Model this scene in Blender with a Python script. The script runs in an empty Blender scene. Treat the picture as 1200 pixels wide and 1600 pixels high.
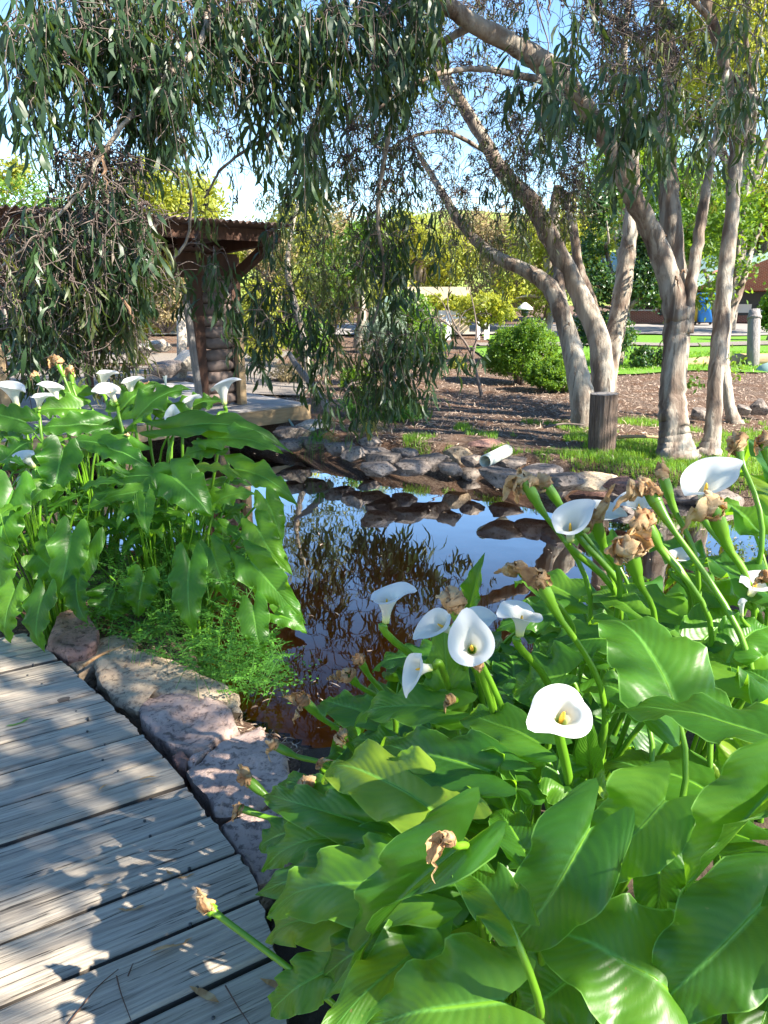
import bpy, math, random
import numpy as np
from mathutils import Vector, noise as mnoise
R=math.radians
random.seed(7); rng=np.random.default_rng(7)
scene=bpy.context.scene; COL=scene.collection

# ------------------------------------------------------------------ camera
F_PX=1202.0; PITCH=R(16.2); CAMZ=1.5
cam_d=bpy.data.cameras.new('camera'); cam=bpy.data.objects.new('camera',cam_d); COL.objects.link(cam)
cam.location=(0,0,CAMZ); cam.rotation_euler=(math.pi/2-PITCH,0,0)
cam_d.sensor_fit='VERTICAL'; cam_d.sensor_height=24; cam_d.sensor_width=18
cam_d.lens=24*F_PX/1600; cam_d.clip_start=.02; cam_d.clip_end=2000
scene.camera=cam
SP,CP=math.sin(PITCH),math.cos(PITCH)
# ------------------------------------------------------------------ light
SUN=Vector((.80,-.36,.74)).normalized()
w=bpy.data.worlds.new('World'); scene.world=w; w.use_nodes=True
nt=w.node_tree; nt.nodes.clear()
sk=nt.nodes.new('ShaderNodeTexSky'); sk.sky_type='NISHITA'; sk.sun_disc=False
sk.sun_elevation=math.asin(SUN.z); sk.sun_rotation=math.atan2(SUN.x,SUN.y)
sk.altitude=900; sk.air_density=1.0; sk.dust_density=.1; sk.ozone_density=1.4
bg=nt.nodes.new('ShaderNodeBackground'); bg.inputs[1].default_value=.088
wo=nt.nodes.new('ShaderNodeOutputWorld'); hs=nt.nodes.new('ShaderNodeHueSaturation'); hs.inputs['Saturation'].default_value=1.15; nt.links.new(sk.outputs[0],hs.inputs['Color']); nt.links.new(hs.outputs[0],bg.inputs[0]); nt.links.new(bg.outputs[0],wo.inputs[0])
sl=bpy.data.lights.new('sun','SUN'); sl.energy=4.3; sl.angle=R(.53); sl.color=(1,.93,.80)
so=bpy.data.objects.new('sun',sl); COL.objects.link(so)
so.rotation_euler=SUN.to_track_quat('Z','Y').to_euler(); so.location=(8,-4,12)
scene.view_settings.view_transform='Standard'; scene.view_settings.look='None'
scene.view_settings.exposure=2.14; scene.view_settings.gamma=1
scene.cycles.max_bounces=8; scene.cycles.transparent_max_bounces=12
scene.cycles.use_denoising=True

# ------------------------------------------------------------------ projection helpers (photo pixel -> point in the place)
def D(px,py,d):
    x=(px-600)/F_PX; y=(800-py)/F_PX
    return Vector((x*d, d*(CP+y*SP), CAMZ+d*(y*CP-SP)))
def H(px,py,h):
    y=(800-py)/F_PX
    return D(px,py,(CAMZ-h)/max(SP-y*CP,.02))
def toP(p):
    dx,dy,dz=p[0],p[1],p[2]-CAMZ
    d=dy*CP-dz*SP; u=dy*SP+dz*CP
    return 600+F_PX*dx/d, 800-F_PX*u/d, d

# ------------------------------------------------------------------ object helpers
WLOC={}
def thing(name,label,cat,loc,group=None):
    o=bpy.data.objects.new(name,None); COL.objects.link(o); o.location=loc; o.empty_display_size=.1
    o['label']=label; o['category']=cat
    if group: o['group']=group
    WLOC[o.name]=Vector(loc); return o
def tag(o,label,cat,group=None,kind=None):
    if kind: o['kind']=kind
    if label: o['label']=label
    if cat: o['category']=cat
    if group: o['group']=group
    return o
def wl(o): return WLOC.get(o.name,Vector((0,0,0)))
def mesh_obj(name,V,Q=None,T=None,mat=None,parent=None,uv=None,smooth=True,loc=None,F=None):
    V=np.asarray(V,dtype=np.float64).reshape(-1,3)
    org=wl(parent) if parent is not None else Vector(loc if loc is not None else (0,0,0))
    V=V-np.array(org)
    me=bpy.data.meshes.new(name)
    if F is not None:
        me.from_pydata(V.tolist(),[],F)
    else:
        q=np.zeros((0,4),int) if Q is None or len(Q)==0 else np.asarray(Q,int).reshape(-1,4)
        t=np.zeros((0,3),int) if T is None or len(T)==0 else np.asarray(T,int).reshape(-1,3)
        nl=len(q)*4+len(t)*3; nf=len(q)+len(t)
        me.vertices.add(len(V)); me.vertices.foreach_set('co',V.ravel())
        me.loops.add(nl); me.loops.foreach_set('vertex_index',np.concatenate([q.ravel(),t.ravel()]))
        me.polygons.add(nf)
        ls=np.concatenate([np.arange(len(q))*4, len(q)*4+np.arange(len(t))*3])
        me.polygons.foreach_set('loop_start',ls)
        me.update(calc_edges=True)
    if uv is not None:
        uv=np.asarray(uv,float); l=me.uv_layers.new(name='UVMap')
        vi=np.zeros(len(me.loops),int); me.loops.foreach_get('vertex_index',vi)
        l.data.foreach_set('uv',uv[vi].ravel())
    if smooth: me.polygons.foreach_set('use_smooth',np.ones(len(me.polygons),bool))
    me.validate()
    if mat: me.materials.append(mat)
    o=bpy.data.objects.new(name,me); COL.objects.link(o)
    if parent is not None:
        o.parent=parent; WLOC[o.name]=org
    else:
        o.location=org; WLOC[o.name]=Vector(org)
    return o
class MB:
    def __init__(s): s.V=[];s.Q=[];s.T=[];s.U=[];s.n=0
    def add(s,V,Q=None,T=None,U=None):
        V=np.asarray(V,float).reshape(-1,3); s.V.append(V)
        if Q is not None and len(Q): s.Q.append(np.asarray(Q,int).reshape(-1,4)+s.n)
        if T is not None and len(T): s.T.append(np.asarray(T,int).reshape(-1,3)+s.n)
        s.U.append(np.zeros((len(V),2)) if U is None else np.asarray(U,float)); s.n+=len(V)
    def box(s,c,sz,ax=None,u0=0):
        # c centre, sz full sizes, ax 3 axis vectors
        ax=ax or (Vector((1,0,0)),Vector((0,1,0)),Vector((0,0,1)))
        c=Vector(c);vs=[];us=[]
        for i in (-1,1):
            for j in (-1,1):
                for k in (-1,1):
                    vs.append(c+ax[0]*(i*sz[0]/2)+ax[1]*(j*sz[1]/2)+ax[2]*(k*sz[2]/2)); us.append((u0+i*sz[0]/2,j*sz[1]/2+k*sz[2]/2+u0))
        f=[(0,1,3,2),(4,6,7,5),(0,4,5,1),(2,3,7,6),(0,2,6,4),(1,5,7,3)]
        s.add([v for f_ in f for v in [vs[i] for i in f_]],[(4*i,4*i+1,4*i+2,4*i+3) for i in range(6)],None,[us[i] for f_ in f for i in f_])
    def build(s,name,mat,parent=None,smooth=True,loc=None):
        return mesh_obj(name,np.concatenate(s.V),np.concatenate(s.Q) if s.Q else None,np.concatenate(s.T) if s.T else None,mat,parent,np.concatenate(s.U),smooth,loc)
def bevel(o,wd=.01,seg=2):
    m=o.modifiers.new('b','BEVEL'); m.width=wd; m.segments=seg; m.limit_method='ANGLE'
    return o
def beam(a,b,wd,ht,up=Vector((0,0,1))):
    a=Vector(a);b=Vector(b);x=(b-a);L=x.length;x.normalize();y=up.cross(x)
    if y.length<.01: y=Vector((1,0,0))
    y.normalize();z=x.cross(y)
    return (a+b)/2,(L,wd,ht),(x,y,z)
def catmull(P,n):
    P=[np.array(p,float) for p in P]; out=[]
    Q=[2*P[0]-P[1]]+P+[2*P[-1]-P[-2]]
    for i in range(1,len(Q)-2):
        for k in range(n):
            t=k/n;a,b,c,d=Q[i-1],Q[i],Q[i+1],Q[i+2]
            out.append(.5*((2*b)+(-a+c)*t+(2*a-5*b+4*c-d)*t*t+(-a+3*b-3*c+d)*t**3))
    out.append(P[-1]); return np.array(out)
def tube(P,r,ns=8,cap=True,wob=0,seed=0):
    P=np.asarray(P,float); n=len(P); r=np.broadcast_to(np.asarray(r,float),(n,))
    Tn=np.gradient(P,axis=0); Tn/=np.linalg.norm(Tn,axis=1,keepdims=True)+1e-9
    a=np.array([0,0,1.]) if abs(Tn[0][2])<.9 else np.array([1.,0,0])
    N=np.zeros((n,3)); v=a-Tn[0]*a.dot(Tn[0]); N[0]=v/np.linalg.norm(v)
    for i in range(1,n):
        v=N[i-1]-Tn[i]*N[i-1].dot(Tn[i]); N[i]=v/(np.linalg.norm(v)+1e-9)
    Bn=np.cross(Tn,N); th=np.linspace(0,2*math.pi,ns,endpoint=False)
    L=np.concatenate([[0],np.cumsum(np.linalg.norm(np.diff(P,axis=0),axis=1))])
    rr=r[:,None]*np.ones(ns)
    if wob:
        for i in range(n):
            for k in range(ns):
                rr[i,k]*=1+wob*mnoise.noise(Vector((math.cos(th[k])*1.5+seed*7.1,math.sin(th[k])*1.5,L[i]*2.2+seed)))*1.6
    V=P[:,None,:]+rr[:,:,None]*(np.cos(th)[None,:,None]*N[:,None,:]+np.sin(th)[None,:,None]*Bn[:,None,:])
    V=V.reshape(-1,3); U=np.stack([np.tile(th/(2*math.pi),n),np.repeat(L,ns)],1)
    i=np.arange(n-1)[:,None]*ns; k=np.arange(ns)[None,:]; k2=(k+1)%ns
    Q=np.stack([i+k,i+k2,i+ns+k2,i+ns+k],-1).reshape(-1,4); T=[]
    if cap:
        V=np.vstack([V,P[0],P[-1]]);U=np.vstack([U,[0,0],[0,L[-1]]]);c0=n*ns;c1=c0+1
        T=[(c0,(k+1)%ns,k) for k in range(ns)]+[(c1,(n-1)*ns+k,(n-1)*ns+(k+1)%ns) for k in range(ns)]
    return V,Q,T,U
def bez(a,b,c,d,n):
    t=np.linspace(0,1,n)[:,None];a,b,c,d=[np.array(v,float) for v in (a,b,c,d)]
    return a*(1-t)**3+3*b*t*(1-t)**2+3*c*t*t*(1-t)+d*t**3

# ------------------------------------------------------------------ materials
def newmat(name):
    m=bpy.data.materials.new(name); m.use_nodes=True; n=m.node_tree; n.nodes.clear(); return m,n
def nd(n,t,**k):
    x=n.nodes.new(t)
    for a,b in k.items(): setattr(x,a,b)
    return x
def ramp(n,src,cols,pos=None):
    r=nd(n,'ShaderNodeValToRGB'); e=r.color_ramp.elements
    k=len(cols); pos=pos or [i/(k-1) for i in range(k)]
    while len(e)<k: e.new(.5)
    for i in range(k): e[i].position=pos[i]; c=cols[i]; e[i].color=(c[0],c[1],c[2],1)
    n.links.new(src,r.inputs[0]); return r.outputs[0]
def tex(n,kind='noise',scale=5,stretch=(1,1,1),coord='Object',detail=6,rough=.6,dist=0):
    tc=nd(n,'ShaderNodeTexCoord'); mp=nd(n,'ShaderNodeMapping'); mp.inputs['Scale'].default_value=stretch
    n.links.new(tc.outputs[coord],mp.inputs[0])
    if kind=='noise':
        t=nd(n,'ShaderNodeTexNoise'); t.inputs['Scale'].default_value=scale;t.inputs['Detail'].default_value=detail;t.inputs['Roughness'].default_value=rough;t.inputs['Distortion'].default_value=dist
        n.links.new(mp.outputs[0],t.inputs['Vector']); return t.outputs['Fac']
    if kind=='voronoi':
        t=nd(n,'ShaderNodeTexVoronoi'); t.inputs['Scale'].default_value=scale
        n.links.new(mp.outputs[0],t.inputs['Vector']); return t
def math_(n,op,a,b=None,c=None):
    x=nd(n,'ShaderNodeMath',operation=op)
    for i,v in enumerate((a,b,c)):
        if v is None: continue
        if isinstance(v,(int,float)): x.inputs[i].default_value=v
        else: n.links.new(v,x.inputs[i])
    return x.outputs[0]
def mix(n,f,a,b,mode='MIX'):
    x=nd(n,'ShaderNodeMix',data_type='RGBA',blend_type=mode)
    if isinstance(f,(int,float)): x.inputs[0].default_value=f
    else: n.links.new(f,x.inputs[0])
    for i,v in ((6,a),(7,b)):
        if isinstance(v,tuple): x.inputs[i].default_value=(*v,1)
        else: n.links.new(v,x.inputs[i])
    return x.outputs[2]
def finish(m,n,col,rough=.8,bump=None,bs=.3,bd=.01,trans=0,tcol=None,spec=.5,metal=0):
    p=nd(n,'ShaderNodeBsdfPrincipled')
    if isinstance(col,tuple): p.inputs['Base Color'].default_value=(*col,1)
    else: n.links.new(col,p.inputs['Base Color'])
    if isinstance(rough,(int,float)): p.inputs['Roughness'].default_value=rough
    else: n.links.new(rough,p.inputs['Roughness'])
    p.inputs['Specular IOR Level'].default_value=spec; p.inputs['Metallic'].default_value=metal
    if bump is not None:
        b=nd(n,'ShaderNodeBump'); b.inputs['Strength'].default_value=bs; b.inputs['Distance'].default_value=bd
        n.links.new(bump,b.inputs['Height']); n.links.new(b.outputs[0],p.inputs['Normal'])
    out=nd(n,'ShaderNodeOutputMaterial'); s=p.outputs[0]
    if trans:
        t=nd(n,'ShaderNodeBsdfTranslucent')
        if tcol is None: tcol=col
        if isinstance(tcol,tuple): t.inputs[0].default_value=(*tcol,1)
        else: n.links.new(tcol,t.inputs[0])
        if bump is not None: n.links.new(b.outputs[0],t.inputs['Normal'])
        x=nd(n,'ShaderNodeMixShader'); x.inputs[0].default_value=trans
        n.links.new(s,x.inputs[1]);n.links.new(t.outputs[0],x.inputs[2]); s=x.outputs[0]
    n.links.new(s,out.inputs[0]); return m
def simple(name,cols,scale=5,stretch=(1,1,1),rough=.85,bs=.4,bd=.01,coord='Object',trans=0,tcol=None,pos=None,spec=.3,detail=7,objvar=0,dist=0,metal=0):
    m,n=newmat(name); f=tex(n,'noise',scale,stretch,coord,detail,.62,dist); c=ramp(n,f,cols,pos)
    if objvar:
        oi=nd(n,'ShaderNodeObjectInfo'); hv=nd(n,'ShaderNodeHueSaturation'); n.links.new(c,hv.inputs['Color'])
        v=math_(n,'MULTIPLY_ADD',oi.outputs['Random'],objvar*2,1-objvar); n.links.new(v,hv.inputs['Value']); c=hv.outputs[0]
    return finish(m,n,c,rough,f,bs,bd,trans,tcol,spec,metal)
def leafy(name,dark,light,tr,trans=.35,rough=.45,attr=False,spec=.4,scale=1.3):
    # foliage: colour varies leaf by leaf (value stored in uv.y) and clump by clump
    m,n=newmat(name); uvn=nd(n,'ShaderNodeUVMap'); sx=nd(n,'ShaderNodeSeparateXYZ'); n.links.new(uvn.outputs[0],sx.inputs[0])
    f=tex(n,'noise',scale,(1,1,1),'Object',2)
    v=math_(n,'ADD',math_(n,'MULTIPLY',sx.outputs[1],.75),math_(n,'MULTIPLY',f,.35))
    c=ramp(n,v,[dark,light],[.12,.92])
    t=mix(n,v,tuple(x*.7 for x in tr),tr)
    return finish(m,n,c,rough,None,0,0,trans,t,spec)
def m_lily():
    m,n=newmat('lily_leaf'); uvn=nd(n,'ShaderNodeUVMap'); sx=nd(n,'ShaderNodeSeparateXYZ'); n.links.new(uvn.outputs[0],sx.inputs[0])
    u=math_(n,'ABSOLUTE',sx.outputs[0]); s=sx.outputs[1]
    # lateral veins sweep from midrib out and forward
    ph=math_(n,'SUBTRACT',math_(n,'MULTIPLY',s,52.),math_(n,'MULTIPLY',math_(n,'POWER',u,.8),15.))
    vein=math_(n,'POWER',math_(n,'ABSOLUTE',math_(n,'SINE',ph)),2.5)
    mid=math_(n,'SUBTRACT',1.,math_(n,'SMOOTH_MIN',1.,math_(n,'DIVIDE',u,math_(n,'MULTIPLY_ADD',s,-.035,.085)),.1)); 
    mid=math_(n,'MAXIMUM',mid,0.)
    nz=tex(n,'noise',9,(1,1,1),'Object',4)
    oi=nd(n,'ShaderNodeObjectInfo')
    f=math_(n,'ADD',math_(n,'MULTIPLY',nz,.5),math_(n,'MULTIPLY',oi.outputs['Random'],.5))
    c=ramp(n,f,[(.022,.082,.010),(.050,.148,.013),(.105,.228,.018)],[.25,.5,.78])
    c=mix(n,math_(n,'MULTIPLY',vein,.07),c,(.075,.26,.05))
    # a few yellowed or speckled patches that belong to the leaf
    n2=tex(n,'noise',26,(1,1,1),'Object',3); sp=math_(n,'GREATER_THAN',n2,.735)
    c=mix(n,math_(n,'MULTIPLY',sp,.5),c,(.22,.30,.06))
    edge=math_(n,'GREATER_THAN',u,.975)  # pale leaf margin, also a rim highlight put into the colour
    c=mix(n,math_(n,'MULTIPLY',edge,.6),c,(.20,.42,.08))
    yl=math_(n,'MULTIPLY',math_(n,'GREATER_THAN',oi.outputs['Random'],.93),.35); c=mix(n,yl,c,(.30,.33,.03)); c=mix(n,math_(n,'MULTIPLY',mid,.75),c,(.20,.48,.09))
    rg=math_(n,'MULTIPLY_ADD',nz,.28,.24)
    fv=tex(n,'noise',1,(6,90,1),'UV',3); bh=math_(n,'ADD',math_(n,'ADD',math_(n,'MULTIPLY',vein,-.32),math_(n,'MULTIPLY',fv,.25)),math_(n,'MULTIPLY',nz,.8)); 
    tc=mix(n,math_(n,'MULTIPLY',vein,.35),(.34,.66,.02),(.22,.50,.02))
    n3=tex(n,'noise',75,(1,1,1),'Object',2); c=mix(n,math_(n,'MULTIPLY',math_(n,'GREATER_THAN',n3,.76),.8),c,(.20,.15,.05)); return finish(m,n,c,rg,bh,.32,.004,.42,tc,.40)
def m_spathe():
    m,n=newmat('lily_spathe'); uvn=nd(n,'ShaderNodeUVMap'); sx=nd(n,'ShaderNodeSeparateXYZ'); n.links.new(uvn.outputs[0],sx.inputs[0])
    c=ramp(n,sx.outputs[1],[(.40,.52,.08),(.70,.74,.32),(.66,.66,.58),(.66,.66,.64)],[0,.12,.30,1])
    f=tex(n,'noise',30,(6,.4,1),'UV',3)
    return finish(m,n,c,.38,f,.10,.002,.28,c,.45)
def m_deck():
    m,n=newmat('weathered_deck_boards')
    g=tex(n,'noise',1,(4.5,105,1),'UV',5,.6,.7); g2=tex(n,'noise',1,(.8,26,1),'UV',9,.7,1.6); big=tex(n,'noise',1,(1.3,3.,1),'UV',4)
    c=ramp(n,g2,[(.12,.10,.08),(.29,.245,.195),(.44,.375,.295),(.58,.48,.34)],[.30,.43,.56,.76])
    crack=ramp(n,g,[(.04,.035,.035),(.85,.85,.85),(1,1,1)],[.36,.415,.7]); c=mix(n,.92,c,crack,'MULTIPLY')
    c=mix(n,ramp(n,big,[(0,0,0),(.55,.55,.55)],[.45,.75]),c,(.36,.29,.20))
    vo=tex(n,'voronoi',1,(2.6,5.3,1),'UV'); kn=math_(n,'LESS_THAN',vo.outputs['Distance'],.075); c=mix(n,math_(n,'MULTIPLY',kn,.8),c,(.035,.028,.025))
    return finish(m,n,c,.78,math_(n,'ADD',g,g2),.9,.006,spec=.25)
def m_bark():
    m,n=newmat('gum_bark')
    a=tex(n,'noise',2.6,(1.6,1.6,.42),'Object',8,.62,.5); b=tex(n,'noise',9,(1.6,1.6,.16),'Object',8,.65,.3); o=tex(n,'noise',2.2,(1,1,.45),'Object',4)
    c=ramp(n,a,[(.10,.065,.048),(.20,.15,.115),(.31,.265,.215),(.43,.38,.315),(.30,.285,.26)],[.36,.45,.52,.64,.76])
    c=mix(n,ramp(n,b,[(.8,.8,.8),(0,0,0)],[.36,.46]),c,(.10,.072,.055))
    c=mix(n,ramp(n,o,[(0,0,0),(.3,.3,.3)],[.58,.72]),c,(.33,.20,.12))
    return finish(m,n,c,.8,math_(n,'ADD',a,b),.8,.03,spec=.25)
def m_water():
    m,n=newmat('pond_water')
    f=tex(n,'noise',2.2,(1,1,1),'Object',2); b=nd(n,'ShaderNodeBump'); b.inputs['Strength'].default_value=.10;b.inputs['Distance'].default_value=.02
    n.links.new(f,b.inputs['Height'])
    fr=nd(n,'ShaderNodeFresnel'); fr.inputs[0].default_value=1.6; n.links.new(b.outputs[0],fr.inputs['Normal'])
    g=nd(n,'ShaderNodeBsdfGlossy'); g.inputs['Roughness'].default_value=.012; n.links.new(b.outputs[0],g.inputs['Normal'])
    t=nd(n,'ShaderNodeBsdfTransparent'); t.inputs[0].default_value=(.93,.68,.40,1)
    x=nd(n,'ShaderNodeMixShader'); n.links.new(math_(n,'MINIMUM',math_(n,'MAXIMUM',math_(n,'MULTIPLY_ADD',fr.outputs[0],4.7,-.42),.04),1.),x.inputs[0]);n.links.new(t.outputs[0],x.inputs[1]);n.links.new(g.outputs[0],x.inputs[2])
    o=nd(n,'ShaderNodeOutputMaterial'); n.links.new(x.outputs[0],o.inputs[0]); return m
def m_rock(name,a,b,c):
    m,n=newmat(name); f=tex(n,'noise',4,(1,1,1),'Object',9,.65); g=tex(n,'noise',38,(1,1,1),'Object',6,.7); l=tex(n,'noise',3,(1,1,5),'Object',5)
    k=ramp(n,f,[a,b,c],[.3,.52,.72]); k=mix(n,ramp(n,g,[(.9,.9,.9),(0,0,0)],[.38,.5]),k,tuple(x*.45 for x in a))
    k=mix(n,ramp(n,l,[(0,0,0),(.5,.5,.5)],[.52,.66]),k,tuple(x*.9 for x in c))
    oi=nd(n,'ShaderNodeObjectInfo'); hv=nd(n,'ShaderNodeHueSaturation'); n.links.new(k,hv.inputs['Color'])
    n.links.new(math_(n,'MULTIPLY_ADD',oi.outputs['Random'],.5,.75),hv.inputs['Value'])
    return finish(m,n,hv.outputs[0],.85,math_(n,'ADD',f,math_(n,'MULTIPLY',g,.5)),1,.018,spec=.3)
M={}
M['lily']=m_lily(); M['spathe']=m_spathe(); M['deck']=m_deck(); M['bark']=m_bark(); M['water']=m_water()
M['stalk']=simple('lily_stalk',[(.06,.18,.010),(.19,.38,.02)],6,(1,1,.3),.35,.1,.002,trans=.15,tcol=(.25,.6,.04),spec=.5)
M['spadix']=simple('spadix',[(.75,.38,.03),(.85,.52,.06)],300,rough=.7,bs=.5,bd=.002)
M['dead']=simple('withered_spathe',[(.16,.075,.035),(.40,.22,.10),(.60,.42,.22),(.72,.58,.38)],14,(1,1,1),.8,.9,.006,trans=.3,tcol=(.6,.3,.08),pos=[.28,.42,.58,.8],dist=1.5)
M['rock_pink']=m_rock('pink_granite',(.28,.19,.155),(.46,.325,.265),(.60,.46,.38))
M['rock_tan']=m_rock('tan_sandstone',(.30,.21,.14),(.47,.35,.23),(.58,.46,.32))
M['rock_grey']=m_rock('grey_bank_rock',(.10,.08,.07),(.20,.165,.145),(.33,.275,.235))
M['rock_red']=m_rock('red_brown_rock',(.13,.065,.05),(.25,.14,.11),(.36,.22,.18))
M['rock_pale']=m_rock('pale_boulder',(.40,.33,.26),(.55,.47,.38),(.66,.58,.48))
M['bed']=simple('pond_bed_silt',[(.22,.065,.012),(.60,.22,.04),(.72,.32,.08)],1.6,rough=.9,pos=[.25,.5,.8],bs=.5,bd=.03)
M['euc']=leafy('gum_leaf',(.009,.027,.014),(.044,.088,.030),(.20,.30,.03),.20,.42,spec=.4)
M['euc_back']=leafy('gum_leaf_olive',(.018,.034,.014),(.095,.120,.036),(.36,.38,.05),.30,.45)
M['nuts']=simple('gum_nuts',[(.045,.03,.028),(.11,.075,.065)],30,rough=.8)
M['twig']=simple('twig_bark',[(.08,.058,.048),(.22,.175,.15)],9,rough=.85)
M['hedge']=leafy('hedge_leaf',(.020,.065,.008),(.12,.24,.016),(.40,.62,.03),.35,.5)
M['bright']=leafy('sunny_leaf',(.13,.17,.02),(.36,.38,.045),(.62,.62,.05),.4,.55)
M['straw']=leafy('dry_shrub_leaf',(.20,.15,.08),(.42,.33,.17),(.5,.4,.15),.3,.7)
M['dark']=leafy('dark_tree_leaf',(.012,.045,.012),(.05,.12,.028),(.18,.32,.03),.25,.35,spec=.55)
M['greyg']=leafy('silver_shrub_leaf',(.14,.20,.15),(.34,.42,.32),(.4,.5,.3),.3,.6)
M['fern']=leafy('ground_cover_leaf',(.03,.12,.02),(.12,.32,.04),(.3,.6,.05),.35,.45)
M['grass']=leafy('grass_blade',(.06,.17,.015),(.22,.42,.04),(.4,.65,.04),.4,.5)
M['tuft']=leafy('golden_grass_blade',(.30,.27,.05),(.55,.50,.10),(.6,.55,.08),.4,.5)
M['litter']=leafy('litter_chip',(.12,.075,.055),(.60,.46,.35),(.3,.2,.1),.1,.8,scale=6)
def m_ground():
    m,n=newmat('mulch_ground'); f=tex(n,'noise',2.2,(1,1,1),'Object',5); g=tex(n,'noise',42,(1,1,1),'Object',8,.75); h=tex(n,'noise',120,(1,1,1),'Object',3)
    c=ramp(n,g,[(.05,.03,.022),(.16,.105,.078),(.31,.225,.17),(.48,.38,.30)],[.3,.46,.6,.75])
    c=mix(n,ramp(n,f,[(0,0,0),(.7,.7,.7)],[.45,.65]),c,(.20,.095,.05))
    c=mix(n,.5,c,ramp(n,h,[(.35,.35,.35),(1,1,1)],[.4,.6]),'MULTIPLY')
    return finish(m,n,c,.92,math_(n,'ADD',g,h),1,.03,spec=.15)
M['ground']=m_ground()
M['lawn']=simple('lawn_turf',[(.05,.15,.012),(.11,.24,.018),(.20,.31,.03)],30,rough=.9,bs=.8,bd=.03)
M['gravel']=simple('gravel',[(.10,.085,.075),(.21,.18,.155),(.36,.31,.27)],60,rough=.9,bs=.9,bd=.02)
M['road']=simple('road_asphalt',[(.20,.18,.17),(.30,.27,.25)],40,rough=.9)
M['timber']=simple('dark_timber',[(.035,.018,.013),(.085,.042,.028),(.14,.075,.05)],5,(3,3,.6),.75,.5,.01)
M['plank']=simple('pavilion_planks',[(.20,.18,.17),(.36,.33,.31),(.46,.43,.40)],6,(1,1,1),.8,.4,.01)
M['beam']=simple('sawn_beam',[(.18,.11,.055),(.36,.25,.14),(.48,.36,.22)],5,(1.3,1.3,7),.75,.4,.01)
M['greypost']=simple('grey_post',[(.13,.115,.11),(.25,.225,.21),(.34,.31,.29)],9,(3.5,3.5,.25),.85,1,.03,dist=.4)
M['plank_side']=simple('stained_shaded_plank_edge',[(.025,.02,.018),(.06,.05,.042),(.10,.085,.07)],20)  # plank sides: staining, plus gap shade put into the colour
M['peel']=simple('peeling_bark',[(.10,.05,.03),(.25,.15,.09),(.38,.27,.19)],20,trans=.15)
M['stump']=simple('stump_wood',[(.03,.02,.016),(.15,.105,.08),(.26,.195,.155)],10,(4.5,4.5,.22),.85,1,.05,dist=.6,pos=[.33,.47,.7])
M['rust']=simple('rusty_corrugated_iron',[(.11,.065,.045),(.22,.15,.12),(.32,.25,.21)],4,rough=.7,bs=.2)
M['logs']=simple('log_infill',[(.09,.065,.055),(.20,.15,.13),(.31,.24,.21)],7,rough=.85)
M['pvc']=simple('pvc_pipe',[(.62,.63,.52),(.74,.75,.64)],6,rough=.4)
M['white']=simple('white_paint',[(.66,.64,.60),(.80,.78,.74)],5,rough=.6)
M['green_roof']=simple('green_roof_sheet',[(.22,.33,.29),(.30,.42,.37)],6,rough=.5)
M['blue']=simple('blue_plastic',[(.03,.20,.60),(.04,.26,.70)],5,rough=.4)
M['yellow']=simple('yellow_plastic',[(.60,.42,.05),(.70,.5,.08)],5,rough=.4)
M['wall_cream']=simple('cream_wall',[(.50,.40,.27),(.62,.50,.35)],3,rough=.9)
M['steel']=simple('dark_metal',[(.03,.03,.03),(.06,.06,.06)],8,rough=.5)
M['glass']=finish(*newmat('dark_window_glass'),(.02,.025,.03),.08,spec=.6)
M['soil']=simple('dark_soil',[(.02,.014,.01),(.06,.04,.028),(.10,.07,.05)],14,rough=.95,bs=1,bd=.03)
M['hill']=simple('far_hill_scrub',[(.10,.16,.03),(.22,.28,.05),(.32,.32,.10)],.5,rough=1,bs=1,bd=.5)
def m_brick():
    m,n=newmat('red_brick'); tc=nd(n,'ShaderNodeTexCoord'); b=nd(n,'ShaderNodeTexBrick'); n.links.new(tc.outputs['UV'],b.inputs['Vector'])
    b.inputs['Scale'].default_value=3.3; b.inputs['Color1'].default_value=(.33,.105,.065,1);b.inputs['Color2'].default_value=(.24,.075,.05,1);b.inputs['Mortar'].default_value=(.4,.34,.28,1);b.inputs['Mortar Size'].default_value=.02
    return finish(m,n,b.outputs[0],.9)
M['brick']=m_brick()
#--PART2--
# ================================================================== GROUND AND WATER
WZ=-.30
POND=[(-.62,3.02),(-.2,2.75),(.45,2.78),(1.15,3.2),(1.9,4.1),(2.7,5.2),(3.3,6.1),(2.9,6.35),(2.49,6.42),(2.02,6.72),(1.2,7.0),(.64,7.42),(0,7.72),(-.41,8.0),(-.86,8.42),(-1.28,8.85),(-1.9,9.2),(-2.9,8.6),(-3.5,7.4),(-3.1,6.1),(-2.3,5.3),(-1.6,4.85),(-1.15,4.25),(-.92,3.6)]
PA=np.array(POND)
_PS=[]
for _i in range(len(PA)):
    _a=PA[_i];_b=PA[(_i+1)%len(PA)];_PS.append((float(_a[0]),float(_a[1]),float(_b[0]-_a[0]),float(_b[1]-_a[1])))
def _psd1(x,y):
    d=1e9;ins=False
    for ax,ay,ex,ey in _PS:
        qx=x-ax;qy=y-ay;t=(qx*ex+qy*ey)/(ex*ex+ey*ey); t=0. if t<0 else (1. if t>1 else t)
        r=(qx-t*ex)**2+(qy-t*ey)**2
        if r<d: d=r
        if ((ay>y)!=(ay+ey>y)) and x<ex*qy/(ey+1e-12)+ax: ins=not ins
    d=math.sqrt(d); return -d if ins else d
def pond_sd(x,y):
    if isinstance(x,(int,float)): return _psd1(x,y)
    x=np.asarray(x,float);y=np.asarray(y,float); return np.array([_psd1(a,b) for a,b in zip(x.ravel().tolist(),y.ravel().tolist())]).reshape(x.shape)
def bank(y): return 0.0
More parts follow.
